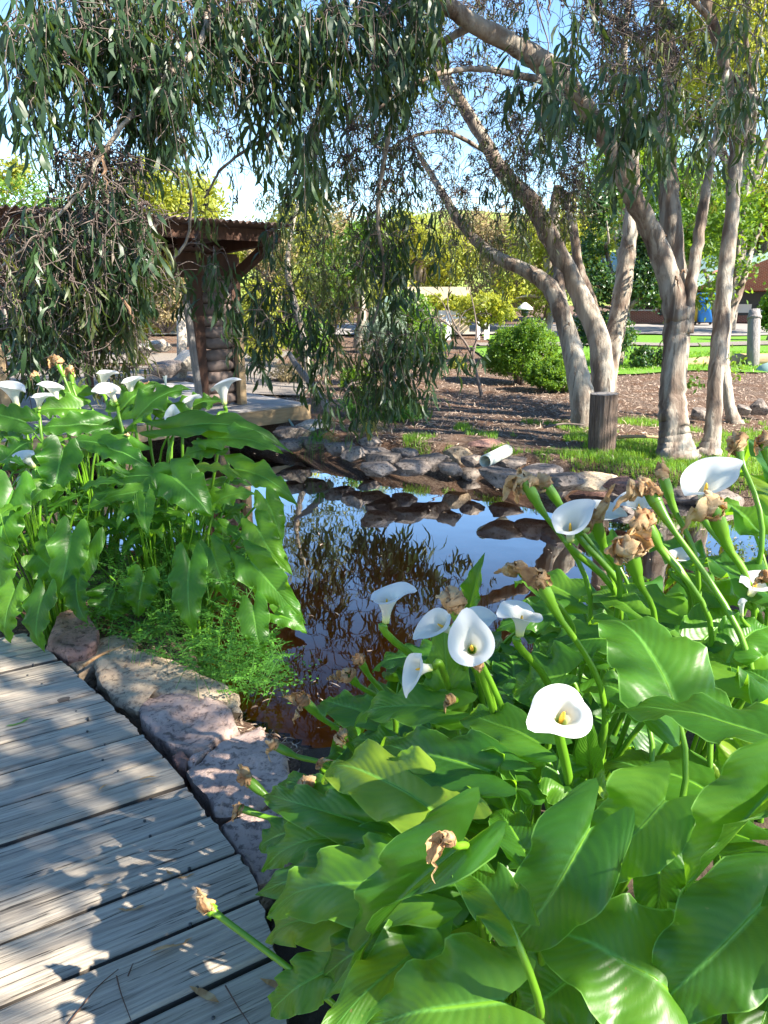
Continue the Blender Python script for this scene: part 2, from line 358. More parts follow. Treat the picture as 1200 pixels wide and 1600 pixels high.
def gz(x,y):
    sd=pond_sd(x,y); x=np.asarray(x,float);y=np.asarray(y,float)
    t=np.clip(sd/.30,0,1); t=t*t*(3-2*t)
    out=WZ-.02+t*(.27)+.03*np.sin(x*1.3+.5)*np.cos(y*.9)*t
    far=np.clip((y-10)/30,0,1)
    out=out+far*.25*t
    # boardwalk side sits a little lower
    near=np.clip((.2-x)/.6,0,1)*np.clip((4.2-y)/.8,0,1); out=out-.14*near*t
    q=np.clip(-sd/.5,0,1); ins=WZ-.04-.26*q*q*(3-2*q)-.03*np.sin(x*5)*np.cos(y*4)
    return np.where(sd<0,ins,out)
xs=np.unique(np.concatenate([-np.geomspace(4,260,26),np.arange(-4,4.3,.1),np.geomspace(4.3,260,26)]))
ys=np.unique(np.concatenate([-np.geomspace(1,120,14)+0,np.arange(-1,11,.1),np.arange(11,20,.5),np.geomspace(20,420,22)]))
X,Y=np.meshgrid(xs,ys); Z=gz(X,Y)
for j in range(Z.shape[0]):
    if -1<ys[j]<14:
        for i in range(Z.shape[1]):
            if abs(xs[i])<6: Z[j,i]+=.02*mnoise.noise(Vector((xs[i]*3,ys[j]*3,1)))
ny,nx=Z.shape; i=np.arange(nx-1)[None,:];j=np.arange(ny-1)[:,None]*nx
Qg=np.stack([j+i,j+i+1,j+i+nx+1,j+i+nx],-1).reshape(-1,4)
o=mesh_obj('ground',np.stack([X,Y,Z],-1),Qg,None,M['ground']); o['kind']='structure'
_gx=np.arange(-.9,4.0,.1);_gy=np.arange(-.2,4.6,.1);_X,_Y=np.meshgrid(_gx,_gy);_Z=gz(_X,_Y)+.026
_n=len(_gx);_i=np.arange(_n-1)[None,:];_j=np.arange(len(_gy)-1)[:,None]*_n
_Q=np.stack([_j+_i,_j+_i+1,_j+_i+_n+1,_j+_i+_n],-1).reshape(-1,4); _ok=((pond_sd(_X,_Y)>.1)&(np.hypot((_X-1.6)/2.0,(_Y-1.8)/2.3)<1)).ravel(); _Q=_Q[_ok[_Q].all(axis=1)]
_u,_v=np.unique(_Q.ravel(),return_inverse=True)
o=mesh_obj('garden_soil',np.stack([_X,_Y,_Z],-1).reshape(-1,3)[_u],_v.reshape(-1,4),None,M['soil']); o['kind']='structure'
# bed of the pond: silt sheet 4 mm above the carved basin
def sheet(name,poly_pts,mat,z=None,kind='structure',step=None):
    V=[Vector((p[0],p[1],p[2] if len(p)>2 else 0)) for p in poly_pts]
    o=mesh_obj(name,V,mat=mat,F=[list(range(len(V)))],smooth=False); o['kind']=kind; return o
sub=(pond_sd(X,Y)<.12)
qm=sub.ravel()[Qg].all(axis=1); Qb=Qg[qm]; used,inv=np.unique(Qb.ravel(),return_inverse=True)
VB=np.stack([X,Y,np.minimum(Z+.005,WZ-.02)],-1).reshape(-1,3)[used]
o=mesh_obj('pond_bed',VB,inv.reshape(-1,4),None,M['bed']); o['kind']='structure'
ctr=PA.mean(0); WP=[( *(p+(p-ctr)/np.linalg.norm(p-ctr)*.12),WZ) for p in PA]
o=sheet('water',WP,M['water'])
# lawn, road, gravel beyond the mulch
def strip(name,pts,mat,dz):
    P=[H(*p) if len(p)==3 else Vector(p) for p in pts]
    return P
def flat(name,x0,x1,y0,y1,dz,mat,wav=.4):
    xs_=np.linspace(x0,x1,60); lo=[(x,y0+wav*math.sin(x*.9)+wav*.6*math.sin(x*2.3+1)) for x in xs_]; hi=[(x,y1+wav*math.sin(x*.5+2)) for x in xs_]
    V=[];Qs=[];K=6
    for a,b in zip(lo,hi):
        for k in range(K+1):
            y=a[1]+(b[1]-a[1])*k/K; V.append((a[0],y,float(gz(a[0],y))+dz))
    for i_ in range(59):
        for k in range(K): b0=i_*(K+1)+k; Qs.append((b0,b0+K+1,b0+K+2,b0+1))
    o=mesh_obj(name,V,Qs,None,mat); o['kind']='structure'; return o
flat('lawn',2.2,22,14.6,20.5,.03,M['lawn'])
flat('road',-30,60,24.5,31,.05,M['road'],.1)
flat('far_lawn',3,60,20.8,24.2,.035,M['lawn'],.1)
flat('verge_path',2.5,60,20.3,21.4,.06,M['gravel'],.1)
flat('gravel_path',-9,-1.2,11.6,15.5,.035,M['gravel'],.3)
flat('gravel_yard',-16,-2.2,15.6,18.5,.03,M['gravel'],.3)
# hill far behind
hx=np.linspace(-260,260,60);V=[];Qs=[]
for a in hx:
    for k,(yy,zz) in enumerate([(60,-1),(75,3),(110,9),(170,14),(260,12)]): V.append((a,yy,zz*(.7+.4*math.sin(a*.02+1)+.15*math.sin(a*.11)) if k else -1))
for i_ in range(59):
    for k in range(4): b0=i_*5+k; Qs.append((b0,b0+5,b0+6,b0+1))
o=mesh_obj('hill',V,Qs,None,M['hill']); o['kind']='structure'

# ================================================================== BOARDWALK
ux=Vector((math.cos(R(31.3)),math.sin(R(31.3)),0)); vx=Vector((-ux.y,ux.x,0))
E0=Vector((-1.5527,3.124,0));E1=Vector((-.345,1.68,0)); ed=(E1-E0)
EP=[H(*p,0) for p in ((54,1000),(112,1046),(206,1127),(262,1190),(308,1250),(346,1302),(396,1375),(432,1470),(452,1560))]
EP=[EP[0]+(EP[0]-EP[1])*4]+EP+[EP[-1]+Vector((.02,-.5,0)),EP[-1]+Vector((.1,-2.5,0))]
_ev=[p.dot(vx) for p in EP][::-1]; _eu=[p.dot(ux) for p in EP][::-1]
def edge_u(v): return float(np.interp(v,_ev,_eu))
bw=thing('boardwalk','weathered grey plank boardwalk with dark gaps at the lower left','boardwalk',(-1.5,1.6,-.05))
mb=MB(); v=-1.25+.02; bi=0
while v<3.42:
    wd=.186; gap=.015; u1j=random.uniform(-.006,.006); u0=-4.2+random.uniform(-.1,.1)
    nu=60; dz=random.uniform(-.004,.004); tilt=random.uniform(-.006,.006)
    prof=[(0,-.045),(0,-.009),(.004,-.003),(.011,0)]+[(t_,0) for t_ in np.linspace(.03,wd-gap-.03,7)]+[(wd-gap-.012,0),(wd-gap-.004,-.001),(wd-gap,-.006),(wd-gap,-.045)]
    V=[];U=[]
    for a in range(nu+1):
        
        for (pv,pz) in prof:
            u=u0+(edge_u(v+pv)+u1j-u0)*a/nu
            zz=pz+dz+tilt*(pv/wd-.5)+.0035*mnoise.noise(Vector((u*1.5,pv*30+bi*9,bi)))*(1 if pz>-.02 else 0)
            uu=u+(0.012*mnoise.noise(Vector((pv*60,bi*3,2))) if a==nu else 0)
            p=ux*uu+vx*(v+pv+.003*mnoise.noise(Vector((u*3,bi*5.,pv*5)))); V.append((p.x,p.y,zz)); U.append((u+bi*3.7,v+pv+bi*1.3))
    m_=len(prof); Qs=[(a*m_+k,(a+1)*m_+k,(a+1)*m_+k+1,a*m_+k+1) for a in range(nu) for k in range(m_-1)]
    mb.add(V,Qs,None,U)
    # end caps
    for a,sg in ((0,1),(nu,-1)):
        T_=[(a*m_,a*m_+k,a*m_+k+1) for k in range(1,m_-1)]
        if sg<0: T_=[(x,z,y) for x,y,z in T_]
        mb.add(V,None,T_,U)
    v+=wd; bi+=1
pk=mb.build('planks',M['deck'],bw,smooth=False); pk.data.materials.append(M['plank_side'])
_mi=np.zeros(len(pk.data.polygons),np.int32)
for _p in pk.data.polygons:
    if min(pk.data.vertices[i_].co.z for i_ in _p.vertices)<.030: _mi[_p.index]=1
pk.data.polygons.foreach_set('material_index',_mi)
mb=MB()
for off in (.12,1.3,2.5):
    a=-1.2;b=3.3
    P0=ux*(edge_u(a)-off)+vx*a;P1=ux*(edge_u(b)-off)+vx*b
    P0.z=P1.z=-.115; c,s,ax=beam(P0,P1,.09,.13); mb.box(c,s,ax)
bevel(mb.build('joists',M['timber'],bw,smooth=False),.004)
for k in range(0,25):
    vv=-1.2+.186*k+random.uniform(.02,.05)
    for q in range(2):
        if random.random()<.2: continue
        p=ux*(edge_u(vv)-.15+random.uniform(-.03,.03))+vx*(vv+q*.09+.02)
        V_,Q_,T_,U_=tube([(p.x,p.y,-.01),(p.x,p.y,.0015)],.0042,8); mb=MB(); mb.add(V_,Q_,T_,U_); mb.build('nail_head',M['steel'],bw)


# ================================================================== STONES
def slab(name,label,px_poly,ztop,thick,mat,seed,tilt=(0,0),group=None,cat='rock',dome=.006,rough=.014):
    P=[H(x,y,ztop) for x,y in px_poly]; c=sum(P,Vector())/len(P)
    P=[p-c for p in P]; n=len(P); NT=72
    # resample the outline by arc length
    seg=[(P[(i+1)%n]-P[i]).length for i in range(n)];tot=sum(seg);O=[]
    for k in range(NT):
        t=k/NT*tot;i=0
        while t>seg[i]: t-=seg[i];i+=1
        O.append(P[i].lerp(P[(i+1)%n],t/seg[i]))
    sc=sum(p.length for p in O)/NT
    prof=[(0,0),(.15,0),(.3,0),(.45,0),(.58,0),(.70,0),(.80,0),(.88,-.001),(.94,-.004),(.98,-.010),(1.0,-.026),(.97,-.05),(.90,-.085),(.80,-thick)]
    V=[];
    for (r,z) in prof:
        for k in range(NT):
            p=O[k]*r; q=Vector((p.x*9+seed,p.y*9,z*12))
            nz=mnoise.fractal(q,1,2,5)*rough; n2=mnoise.noise(Vector((p.x*3+seed*3,p.y*3,seed)))*rough*1.1
            rr=1+ (mnoise.fractal(Vector((O[k].x*14,O[k].y*14,z*22+seed)),1,2,4)*.07 if r>.8 else 0)
            step=.006*math.floor(2.5*mnoise.noise(Vector((p.x*5+seed,p.y*5,3)))+.5) if r<.95 else 0
            V.append((c.x+p.x*rr,c.y+p.y*rr,ztop+z+dome*(1-r*r)+nz+n2+step+tilt[0]*p.x+tilt[1]*p.y))
    m_=NT; Qs=[(a*m_+k,a*m_+(k+1)%m_,(a+1)*m_+(k+1)%m_,(a+1)*m_+k) for a in range(1,len(prof)-1) for k in range(m_)]
    Vc=np.mean(V[m_:2*m_],axis=0); V[0]=tuple(Vc)
    T_=[(0,m_+(k+1)%m_,m_+k) for k in range(m_)]
    Qs=[q[::-1] for q in Qs]; T_=[(a,c_,b) for a,b,c_ in T_]
    o=mesh_obj(name,V,Qs,T_,mat,None,None,True,loc=(c.x,c.y,ztop-thick)); tag(o,label,cat,group); 
    try: o.data.set_sharp_from_angle(angle=R(38))
    except Exception: pass
    return o
G='flat edging stones along the boardwalk'
slab('edging_stone','blocky red brown stone at the boardwalk corner under the drooping lily leaves',[(72,1002),(88,966),(128,950),(156,984),(150,1002),(104,1016)],.04,.2,M['rock_red'],1,(0,.1),G)
slab('edging_stone','narrow brown slab between the red block and the large tan slab',[(98,1028),(130,1006),(172,994),(214,998),(208,1014),(165,1030),(120,1046)],-.03,.15,M['rock_tan'],2,(0,0),G)
slab('edging_stone','large tan slab with a warm sunlit top',[(148,1030),(190,1010),(262,1026),(300,1044),(345,1062),(376,1080),(377,1104),(330,1100),(290,1084),(228,1082),(216,1110),(180,1090),(152,1064)],-.02,.2,M['rock_tan'],3,(-.02,.01),G)
slab('edging_stone','mauve pink slab between the tan slab and the cracked one',[(214,1102),(232,1088),(262,1080),(350,1095),(378,1134),(335,1156),(302,1174),(262,1160),(218,1124)],-.02,.2,M['rock_pink'],4,(.02,.02),G)
slab('edging_stone','broad cracked mauve slab below the withered lily buds',[(292,1204),(318,1178),(342,1156),(410,1130),(430,1160),(452,1188),(456,1222),(400,1262),(338,1270),(322,1236),(300,1222)],-.02,.2,M['rock_pink'],5,(.03,-.02),G)
slab('edging_stone','small wedge of red stone beside the boards',[(268,1184),(284,1174),(296,1184),(290,1200),(276,1196)],-.03,.14,M['rock_red'],6,(0,0),G)
slab('edging_stone','speckled grey purple slab half under the lily leaves',[(345,1292),(385,1268),(440,1262),(480,1290),(450,1350),(404,1374),(376,1336)],-.03,.18,M['rock_pink'],7,(0,0),G,dome=.004)
slab('edging_stone','thin flake of pink stone wedged between two mauve slabs',[(290,1190),(308,1168),(330,1158),(334,1168),(312,1186),(300,1202)],-.035,.1,M['rock_pink'],8,(0,0),G)
def boulder(name,label,p,sx,sy,sz,mat,seed,rot=0,group=None,cat='rock',flatb=.35):
    import bmesh
    bm=bmesh.new(); bmesh.ops.create_icosphere(bm,subdivisions=4,radius=1)
    planes=[]; rd=random.Random(seed)
    for _ in range(15):
        v=Vector((rd.uniform(-1,1),rd.uniform(-1,1),rd.uniform(-.6,1))).normalized(); planes.append((v,rd.uniform(.55,.85)))
    planes.append((Vector((rd.uniform(-.25,.25),rd.uniform(-.35,.1),1)).normalized(),rd.uniform(.4,.6)))
    for v in bm.verts:
        for pn,dd in planes:
            k=v.co.dot(pn)
            if k>dd: v.co-=pn*(k-dd)*.92
        v.co*=1.12+.09*mnoise.fractal(v.co*2.6+Vector((seed,0,0)),1,2,5)+.05*mnoise.noise(v.co*9)
    c,s=math.cos(rot),math.sin(rot)
    for v in bm.verts:
        x,y,z=v.co.x*sx,v.co.y*sy,v.co.z*sz; v.co=Vector((x*c-y*s,x*s+y*c,max(z,-sz*.8)))
    me=bpy.data.meshes.new(name); bm.to_mesh(me); bm.free(); me.materials.append(mat)
    me.polygons.foreach_set('use_smooth',np.ones(len(me.polygons),bool))
    try: me.set_sharp_from_angle(angle=R(35))
    except Exception: pass
    o=bpy.data.objects.new(name,me); COL.objects.link(o); o.location=p; tag(o,label,cat,group); WLOC[o.name]=Vector(p); return o
# far bank: (px, py centre, width px, height px, z centre, material, label)
BK=[(455,676,46,26,'rock_grey','rounded grey rock under the corner of the pavilion deck'),
(484,668,44,26,'rock_pale','pale topped rock beside the pavilion deck corner'),
(452,694,40,20,'rock_grey','low dark rock at the waterline below the pavilion deck'),
(492,692,48,26,'rock_grey','squat grey rock behind the overhanging grass at the deck corner'),
(528,700,40,26,'rock_grey','dark bank rock behind the hanging gum leaves'),
(556,708,36,30,'rock_grey','grey rock left of the stacked bank rocks under the golden tuft'),
(577,690,30,22,'rock_grey','dark upright rock just under the golden grass tuft'),
(582,706,44,18,'rock_grey','low flat rock below the golden grass tuft'),
(598,716,58,22,'rock_grey','wide flat grey rock sloping into the pond near the hanging leaves'),
(590,732,50,18,'rock_grey','low wet rock at the waterline below the flat grey rock'),
(632,708,34,22,'rock_grey','small grey rock behind the wide flat rock'),
(640,728,52,30,'rock_grey','angular grey rock in the middle of the far bank'),
(672,722,56,32,'rock_grey','domed grey rock in the middle of the far bank'),
(703,731,34,20,'rock_grey','small low rock at the waterline in the middle of the far bank'),
(716,710,36,34,'rock_tan','brown rough rock standing left of the white pipe'),
(738,719,32,20,'rock_grey','small grey rock left of the mouth of the white pipe'),
(756,699,54,30,'rock_red','dark purple brown rock behind the white pipe'),
(738,738,44,22,'rock_grey','wet dark rock below the white pipe mouth'),
(795,722,46,24,'rock_grey','grey rock right of the white pipe'),
(790,745,66,34,'rock_grey','long dark rock under the white pipe'),
(842,744,66,38,'rock_grey','big rounded dark rock right of the white pipe'),
(884,752,58,36,'rock_grey','smooth dark rock under the grass edge'),
(866,768,50,22,'rock_grey','low wet rock under the smooth dark rocks'),
(925,750,62,30,'rock_tan','sunlit tan and rust flat rock at the edge of the grass'),
(935,772,66,30,'rock_red','dark red rock below the sunlit tan rock'),
(975,758,56,32,'rock_red','purple brown rock right of the sunlit tan rock'),
(985,785,60,30,'rock_grey','dark waterline rock behind the withered lilies'),
(1025,765,54,34,'rock_red','reddish rock behind the green lily bud'),
(1070,772,56,36,'rock_grey','dark rock behind the large curled white lily'),
(1120,780,60,40,'rock_grey','dark rock at the right end of the far bank')]
for k,(px,py,wp,hp,mt,lb) in enumerate(BK):
    low=0
    zc=-.06 if py<735-(0 if px<760 else -25) else -.24
    p=H(px,py,zc); d=(p-Vector((0,0,CAMZ))).length
    boulder('bank_rock',lb,p,wp/2/F_PX*d*1.25,wp/2/F_PX*d*1.0,max(hp/2/F_PX*d*1.0,.08),M[mt],k+20,random.uniform(-.4,.4),'rocks edging the far bank of the pond')
for (px,py,wp,hp,h,mt,lb) in [(1065,648,26,20,.08,'rock_red','red brown rock in the mulch left of the thin forked tree'),(1092,645,26,20,.08,'rock_grey','grey rock in the mulch between the trunks at the right'),(1186,636,30,26,.1,'rock_grey','grey rock in the mulch at the right edge'),(1160,640,28,18,.08,'rock_grey','small grey rock in the mulch left of the one at the right edge')]:
    p=H(px,py,h); d=p.y; boulder('mulch_rock',lb,p,wp/2/F_PX*d,wp/2/F_PX*d,hp/2/F_PX*d*1.2,M[mt],int(px),0,'loose rocks in the mulch')
# pipe
pp=thing('drain_pipe','short open ended off white plastic pipe lying on the bank rocks','pipe',H(772,716,.04))
a=H(758,721,.03); b=H(792,708,.05)+Vector((.02,.12,0)); dv=(b-a).normalized()
mb=MB(); th=np.linspace(0,2*math.pi,28,endpoint=False); s1=dv.cross(Vector((0,0,1))).normalized(); s2=s1.cross(dv)
ring=[(0,.052),(0,.058),(1,.058),(1,.052)]; V=[]
for (t,r) in ring+[ring[0]]:
    for k in th: V.append(a.lerp(b,t)+s1*math.cos(k)*r+s2*math.sin(k)*r)
Qs=[(i*28+k,i*28+(k+1)%28,(i+1)*28+(k+1)%28,(i+1)*28+k) for i in range(4) for k in range(28)]
mb.add(V,Qs); mb.build('pipe_wall',M['pvc'],pp)

# ================================================================== PAVILION
A=Vector((-.94,9.42,.15)); pu=Vector((-.745,-.667,0)); pv=Vector((-.667,.745,0)); Zu=Vector((0,0,1))
ph=thing('pavilion','open timber pavilion with rusty corrugated roof on a low plank deck by the pond','pavilion',(A+pu*2+pv*1.4)-Vector((0,0,.3)))
mb=MB(); k=0
while k*.14<3.0:
    c=A+pu*2.6+pv*(.07+k*.14); mb.box((c.x,c.y,.132+random.uniform(-.003,.003)),(5.2,.132,.035),(pu,pv,Zu),u0=k*.7); k+=1
mb.build('deck_boards',M['plank'],ph,smooth=False)
mb=MB()
for (a0,a1) in ((0,1.05),(1.056,3.1),(3.106,5.2)):
    c=A+pu*((a0+a1)/2)-pv*.028; mb.box((c.x,c.y,.045),(a1-a0,.05,.17),(pu,pv,Zu),u0=a0*3)
c=A-pu*.028+pv*1.5; mb.box((c.x,c.y,.045),(.05,3.0,.17),(pu,pv,Zu))
bevel(mb.build('deck_fascia',M['beam'],ph,smooth=False),.006)
for t,s in ((.12,.1),(1.15,.1),(2.3,.1),(3.6,.1),(4.9,.1)):
    for q in (.12,2.6):
        mb=MB(); c=A+pu*t+pv*q; mb.box((c.x,c.y,-.23),(.13,.13,.46),(pu,pv,Zu)); bevel(mb.build('deck_stump',M['beam'],ph,smooth=False),.006)
# corner posts of the front pillar, and infill of stacked logs
def post(name,a,b,wd,mat,par,dp=None,ax=None):
    mb=MB(); a=Vector(a);b=Vector(b); c=(a+b)/2; mb.box(c,(wd,dp or wd,(b-a).length),(pu,pv,(b-a).normalized())); return bevel(mb.build(name,mat,par,smooth=False),.006)
def pillar(t0,q0,first):
    base=A+pu*t0+pv*q0; L=.50
    for s in (0,L):
        c=base+pu*s; post('post',(c.x,c.y,.16),(c.x,c.y,1.85),.12,M['timber'],ph)
    c=base-pv*.07+pu*.0
    post('post',(c.x,c.y-.03,.152),(c.x,c.y-.03,1.0),.085,M['beam'],ph)
    n=12
    for j in range(n):
        z=.23+j*.130; a=base+pu*.05; b=base+pu*(L-.05)
        mb=MB(); P=[a+(b-a)*t+Vector((0,0,z-a.z))+pv*random.uniform(-.01,.01)+Vector((0,0,random.uniform(-.008,.008))) for t in np.linspace(0,1,5)]
        V_,Q_,T_,U_=tube(P,[.058,.072,.078,.07,.06],10,wob=.15,seed=j+t0); mb.add(V_,Q_,T_,U_); mb.build('log',M['logs'],ph)
pillar(.62,.55,True); pillar(3.3,.55,False)
# pale leaning prop
a=A+pu*1.28+pv*.30; post('prop',(a.x,a.y,.16),(a.x-.1,a.y,1.55),.06,M['greypost'],ph)
# header beams
def bm_(name,a,b,wd,ht,mat):
    mb=MB(); c,s,ax=beam(a,b,wd,ht); mb.box(c,s,ax); return bevel(mb.build(name,mat,ph,smooth=False),.006)
def pt(t,q,z): p=A+pu*t+pv*q; return Vector((p.x,p.y,z))
bm_('header_beam',pt(.6,.52,1.76),pt(5.2,.52,1.76),.12,.24,M['timber'])
bm_('header_beam',pt(.6,2.5,1.64),pt(5.2,2.5,1.64),.12,.24,M['timber'])
for t in (.75,1.5,2.4,3.3,4.2,5.15):
    bm_('rafter',pt(t,-.3,2.01),pt(t,3.0,1.80),.06,.14,M['timber'])
bm_('roof_fascia',pt(.55,-.34,2.04),pt(5.4,-.34,2.04),.035,.12,M['timber'])
bm_('barge_board',pt(.55,-.32,2.04),pt(.55,3.2,1.81),.035,.14,M['timber'])
# knee brace
bm_('brace',pt(1.15,.52,1.66),pt(1.5,.54,1.68),.08,.10,M['timber'])
bm_('brace',pt(.60,-.25,1.98),pt(.64,.5,1.62),.09,.10,M['timber'])
# corrugated roof (wave along pu) with thickness
n=520;V=[];Qs=[]
for a_ in range(n+1):
    t=.46+5.1*a_/n; wv=.016*math.sin(t/.076*2*math.pi)
    for (q,z) in ((-.48,2.155),(3.3,1.90)):
        V.append(pt(t,q,z+wv)); 
    for (q,z) in ((-.48,2.155),(3.3,1.90)):
        V.append(pt(t,q,z+wv-.006))
for a_ in range(n):
    b0=a_*4; Qs+= [(b0,b0+4,b0+5,b0+1),(b0+2,b0+3,b0+7,b0+6),(b0,b0+2,b0+6,b0+4),(b0+1,b0+5,b0+7,b0+3)]
mesh_obj('roof',V,Qs,None,M['rust'],ph)
# lower rear roof sheet
V=[];Qs=[]
for a_ in range(301):
    t=.95+4.3*a_/300; wv=.016*math.sin(t/.076*2*math.pi)
    V+= [pt(t,.1,1.93+wv),pt(t,.62,1.895+wv)]
for a_ in range(300): b0=a_*2; Qs.append((b0,b0+2,b0+3,b0+1))
mesh_obj('lower_roof_sheet',V,Qs,None,M['rust'],ph)
# railing at the back
for t in (-.6,1.55,2.9,4.6):
    c=A+pu*t+pv*2.85; post('rail_post',(c.x,c.y,.152),(c.x,c.y,1.12 if t>1 else 1.15),.09,M['beam'] if t<1 else M['timber'],ph)
bm_('handrail',pt(1.55,2.85,1.02),pt(5.1,2.85,1.02),.05,.09,M['timber'])
bm_('bench_seat',pt(3.0,2.3,.55),pt(4.9,2.3,.55),.35,.05,M['timber'])
# second platform behind on the right: posts
for (px,py,hh) in ((427,492,0),(448,500,0)):
    pass
# things behind the pavilion
def bollard(px0,py0,py1,wpx,d,mat,name,label,cat,lean=0):
    b=D(px0,py1,d);t=D(px0+lean,py0,d+.02)
    r=wpx/2/F_PX*d; o=thing(name,label,cat,b)
    V_,Q_,T_,U_=tube([b-Vector((0,0,.1)),b+(t-b)*.5,b+(t-b)*.92,t],[r,r*.98,r,r*.8],16,wob=.06,seed=px0); mb=MB(); mb.add(V_,Q_,T_,U_); mb.build('post_body',mat,o)
    V_,Q_,T_,U_=tube([b+(t-b)*.86,b+(t-b)*.9],[r*1.12,r*1.12],16); mb=MB(); mb.add(V_,Q_,T_,U_); mb.build('band',mat,o); return o
bollard(284,484,590,16,13.2,M['rock_pale'],'stone_bollard','pale sunlit round post standing behind the pavilion','bollard')
for k,(px,py,wp,lb) in enumerate([(248,540,40,'pale boulder left of the round post behind the pavilion'),(305,530,36,'pale boulder right of the round post behind the pavilion'),(215,545,40,'pale boulder behind the pavilion railing at far left of its group'),(300,562,60,'low sunlit boulder in front of the round post'),(262,575,50,'grey white boulder on the gravel behind the pavilion deck'),(318,595,44,'grey boulder close behind the pavilion prop')]):
    p=D(px,py,13.8-.3*k); boulder('pale_boulder',lb,p,wp/2/F_PX*13.5,wp/2/F_PX*13,wp/3/F_PX*13,M['rock_pale'] if k<4 else M['rock_grey'],k+70,0,'boulders behind the pavilion')
# fallen pole leaning at deck corner
def thin_log(name,label,cat,pts,rad,mat,part='pole'):
    P=[Vector(p) for p in pts]; o=thing(name,label,cat,P[0]); mb=MB()
    C_=catmull([tuple(p) for p in P],5); V_,Q_,T_,U_=tube(C_,np.linspace(rad[0],rad[1],len(C_)),10,wob=.12,seed=P[0].x); mb.add(V_,Q_,T_,U_); mb.build(part,mat,o); return o
thin_log('leaning_branch','bare grey branch leaning down onto the corner of the pavilion deck','branch',[D(514,645,8.9),D(496,612,8.95),D(466,575,9.1),D(452,552,9.3)],(.05,.03),M['greypost'])
thin_log('thin_prop','thin pale blue green stick leaning under the pavilion deck','stick',[D(459,668,9.1),D(445,645,9.35)],(.016,.012),M['green_roof'],'rod')
# ================================================================== FAR STRUCTURES (right and centre background)
def wall_quad(mb,a,b,h0,h1,th=.2):
    a=Vector(a);b=Vector(b); c=(a+b)/2; x=(b-a).normalized(); y=Vector((-x.y,x.x,0)); mb.box((c.x,c.y,(h0+h1)/2),((b-a).length,th,h1-h0),(x,y,Zu))
# brick building with green roof
bd=thing('brick_building','red brick building with pale green metal roof and dark veranda at the right','building',(19,31,0))
mb=MB(); wall_quad(mb,(13.2,33,0),(30,33,0),-.1,2.9,.25); o=mb.build('wall',M['brick'],bd,smooth=False)
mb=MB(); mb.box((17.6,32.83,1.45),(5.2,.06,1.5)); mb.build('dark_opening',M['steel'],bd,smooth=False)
for wx in (14.3,21.5,24):
    mb=MB(); mb.box((wx,32.82,1.6),(1.1,.08,1.2)); f=mb.build('window',M['white'],bd,smooth=False)
    mb=MB(); mb.box((wx,32.77,1.6),(.95,.03,1.05)); mb.build('pane',M['glass'],f,smooth=False)
for wx in (15.8,16.9,18.3,19.4):
    mb=MB(); mb.box((wx,32.75,1.15),(.8,.1,.55)); mb.build('white_cabinet',M['white'],bd,smooth=False)
V=[(12.6,31.2,2.75),(30.6,31.2,2.75),(30.6,37,5.0),(12.6,37,5.0),(12.6,31.2,2.65),(30.6,31.2,2.65),(30.6,37,4.9),(12.6,37,4.9)]
mesh_obj('roof',V,[(0,1,2,3),(7,6,5,4),(0,4,5,1),(1,5,6,2),(2,6,7,3),(3,7,4,0)],None,M['green_roof'],bd,smooth=False)
# tiled gable in front right
V=[(15.2,30.9,2.3),(20.8,30.9,2.3),(18.4,30.9,4.35),(15.2,33,2.3),(20.8,33,2.3),(18.4,33,4.35)]
mesh_obj('gable',V,[(0,1,4,3),(1,4,5,2),(0,2,5,3)],[(0,2,1),(3,4,5)],M['brick'],bd,uv=[(v[0],v[2]) for v in V],smooth=False)
mb=MB()
for a,b in (((15.0,30.8,2.32),(18.4,30.8,4.5)),((21.0,30.8,2.32),(18.4,30.8,4.5))):
    c,s,ax=beam(a,b,.35,.12,Vector((0,1,0))); mb.box(c,s,ax)
mb.build('barge_board',M['green_roof'],bd,smooth=False)
for wx in (15.4,20.6):
    mb=MB(); V_,Q_,T_,U_=tube([(wx,30.95,-.1),(wx,30.95,2.3)],.09,10); mb.add(V_,Q_,T_,U_); mb.build('veranda_post',M['brick'],bd)
for _c in [bd]+list(bd.children_recursive):
    if _c.type=='MESH':
        for _v in _c.data.vertices: _v.co.z*=.62
bd.location.x-=3.6
def bin_(name,label,x,y,mat,h=1.05):
    o=thing(name,label,'bin',(x,y,.2)); V=[];
    for z,k in ((.3,.26),(h+.2,.31)):
        for sx,sy in ((-1,-1),(1,-1),(1,1),(-1,1)): V.append((x+sx*k,y+sy*k*1.1,z))
    mesh_obj('bin_body',V,[(0,1,5,4),(1,2,6,5),(2,3,7,6),(3,0,4,7),(3,2,1,0),(4,5,6,7)],None,mat,o,smooth=False)
    mb=MB(); mb.box((x,y,h+.25),(.66,.74,.09)); bevel(mb.build('lid',mat,o,smooth=False),.03)
    mb=MB()
    for s in (-1,1):
        V_,Q_,T_,U_=tube([(x+s*.27,y+.24,.3),(x+s*.31,y+.24,.3)],.12,12); mb.add(V_,Q_,T_,U_)
    mb.build('wheels',M['steel'],o)
q=D(1100,520,29); bin_('blue_bin','bright blue bin in front of the brick building',q.x,q.y,M['blue'])
q=D(1083,520,29.4); bin_('yellow_bin','small yellow bin left of the blue bin',q.x,q.y,M['yellow'],.95)
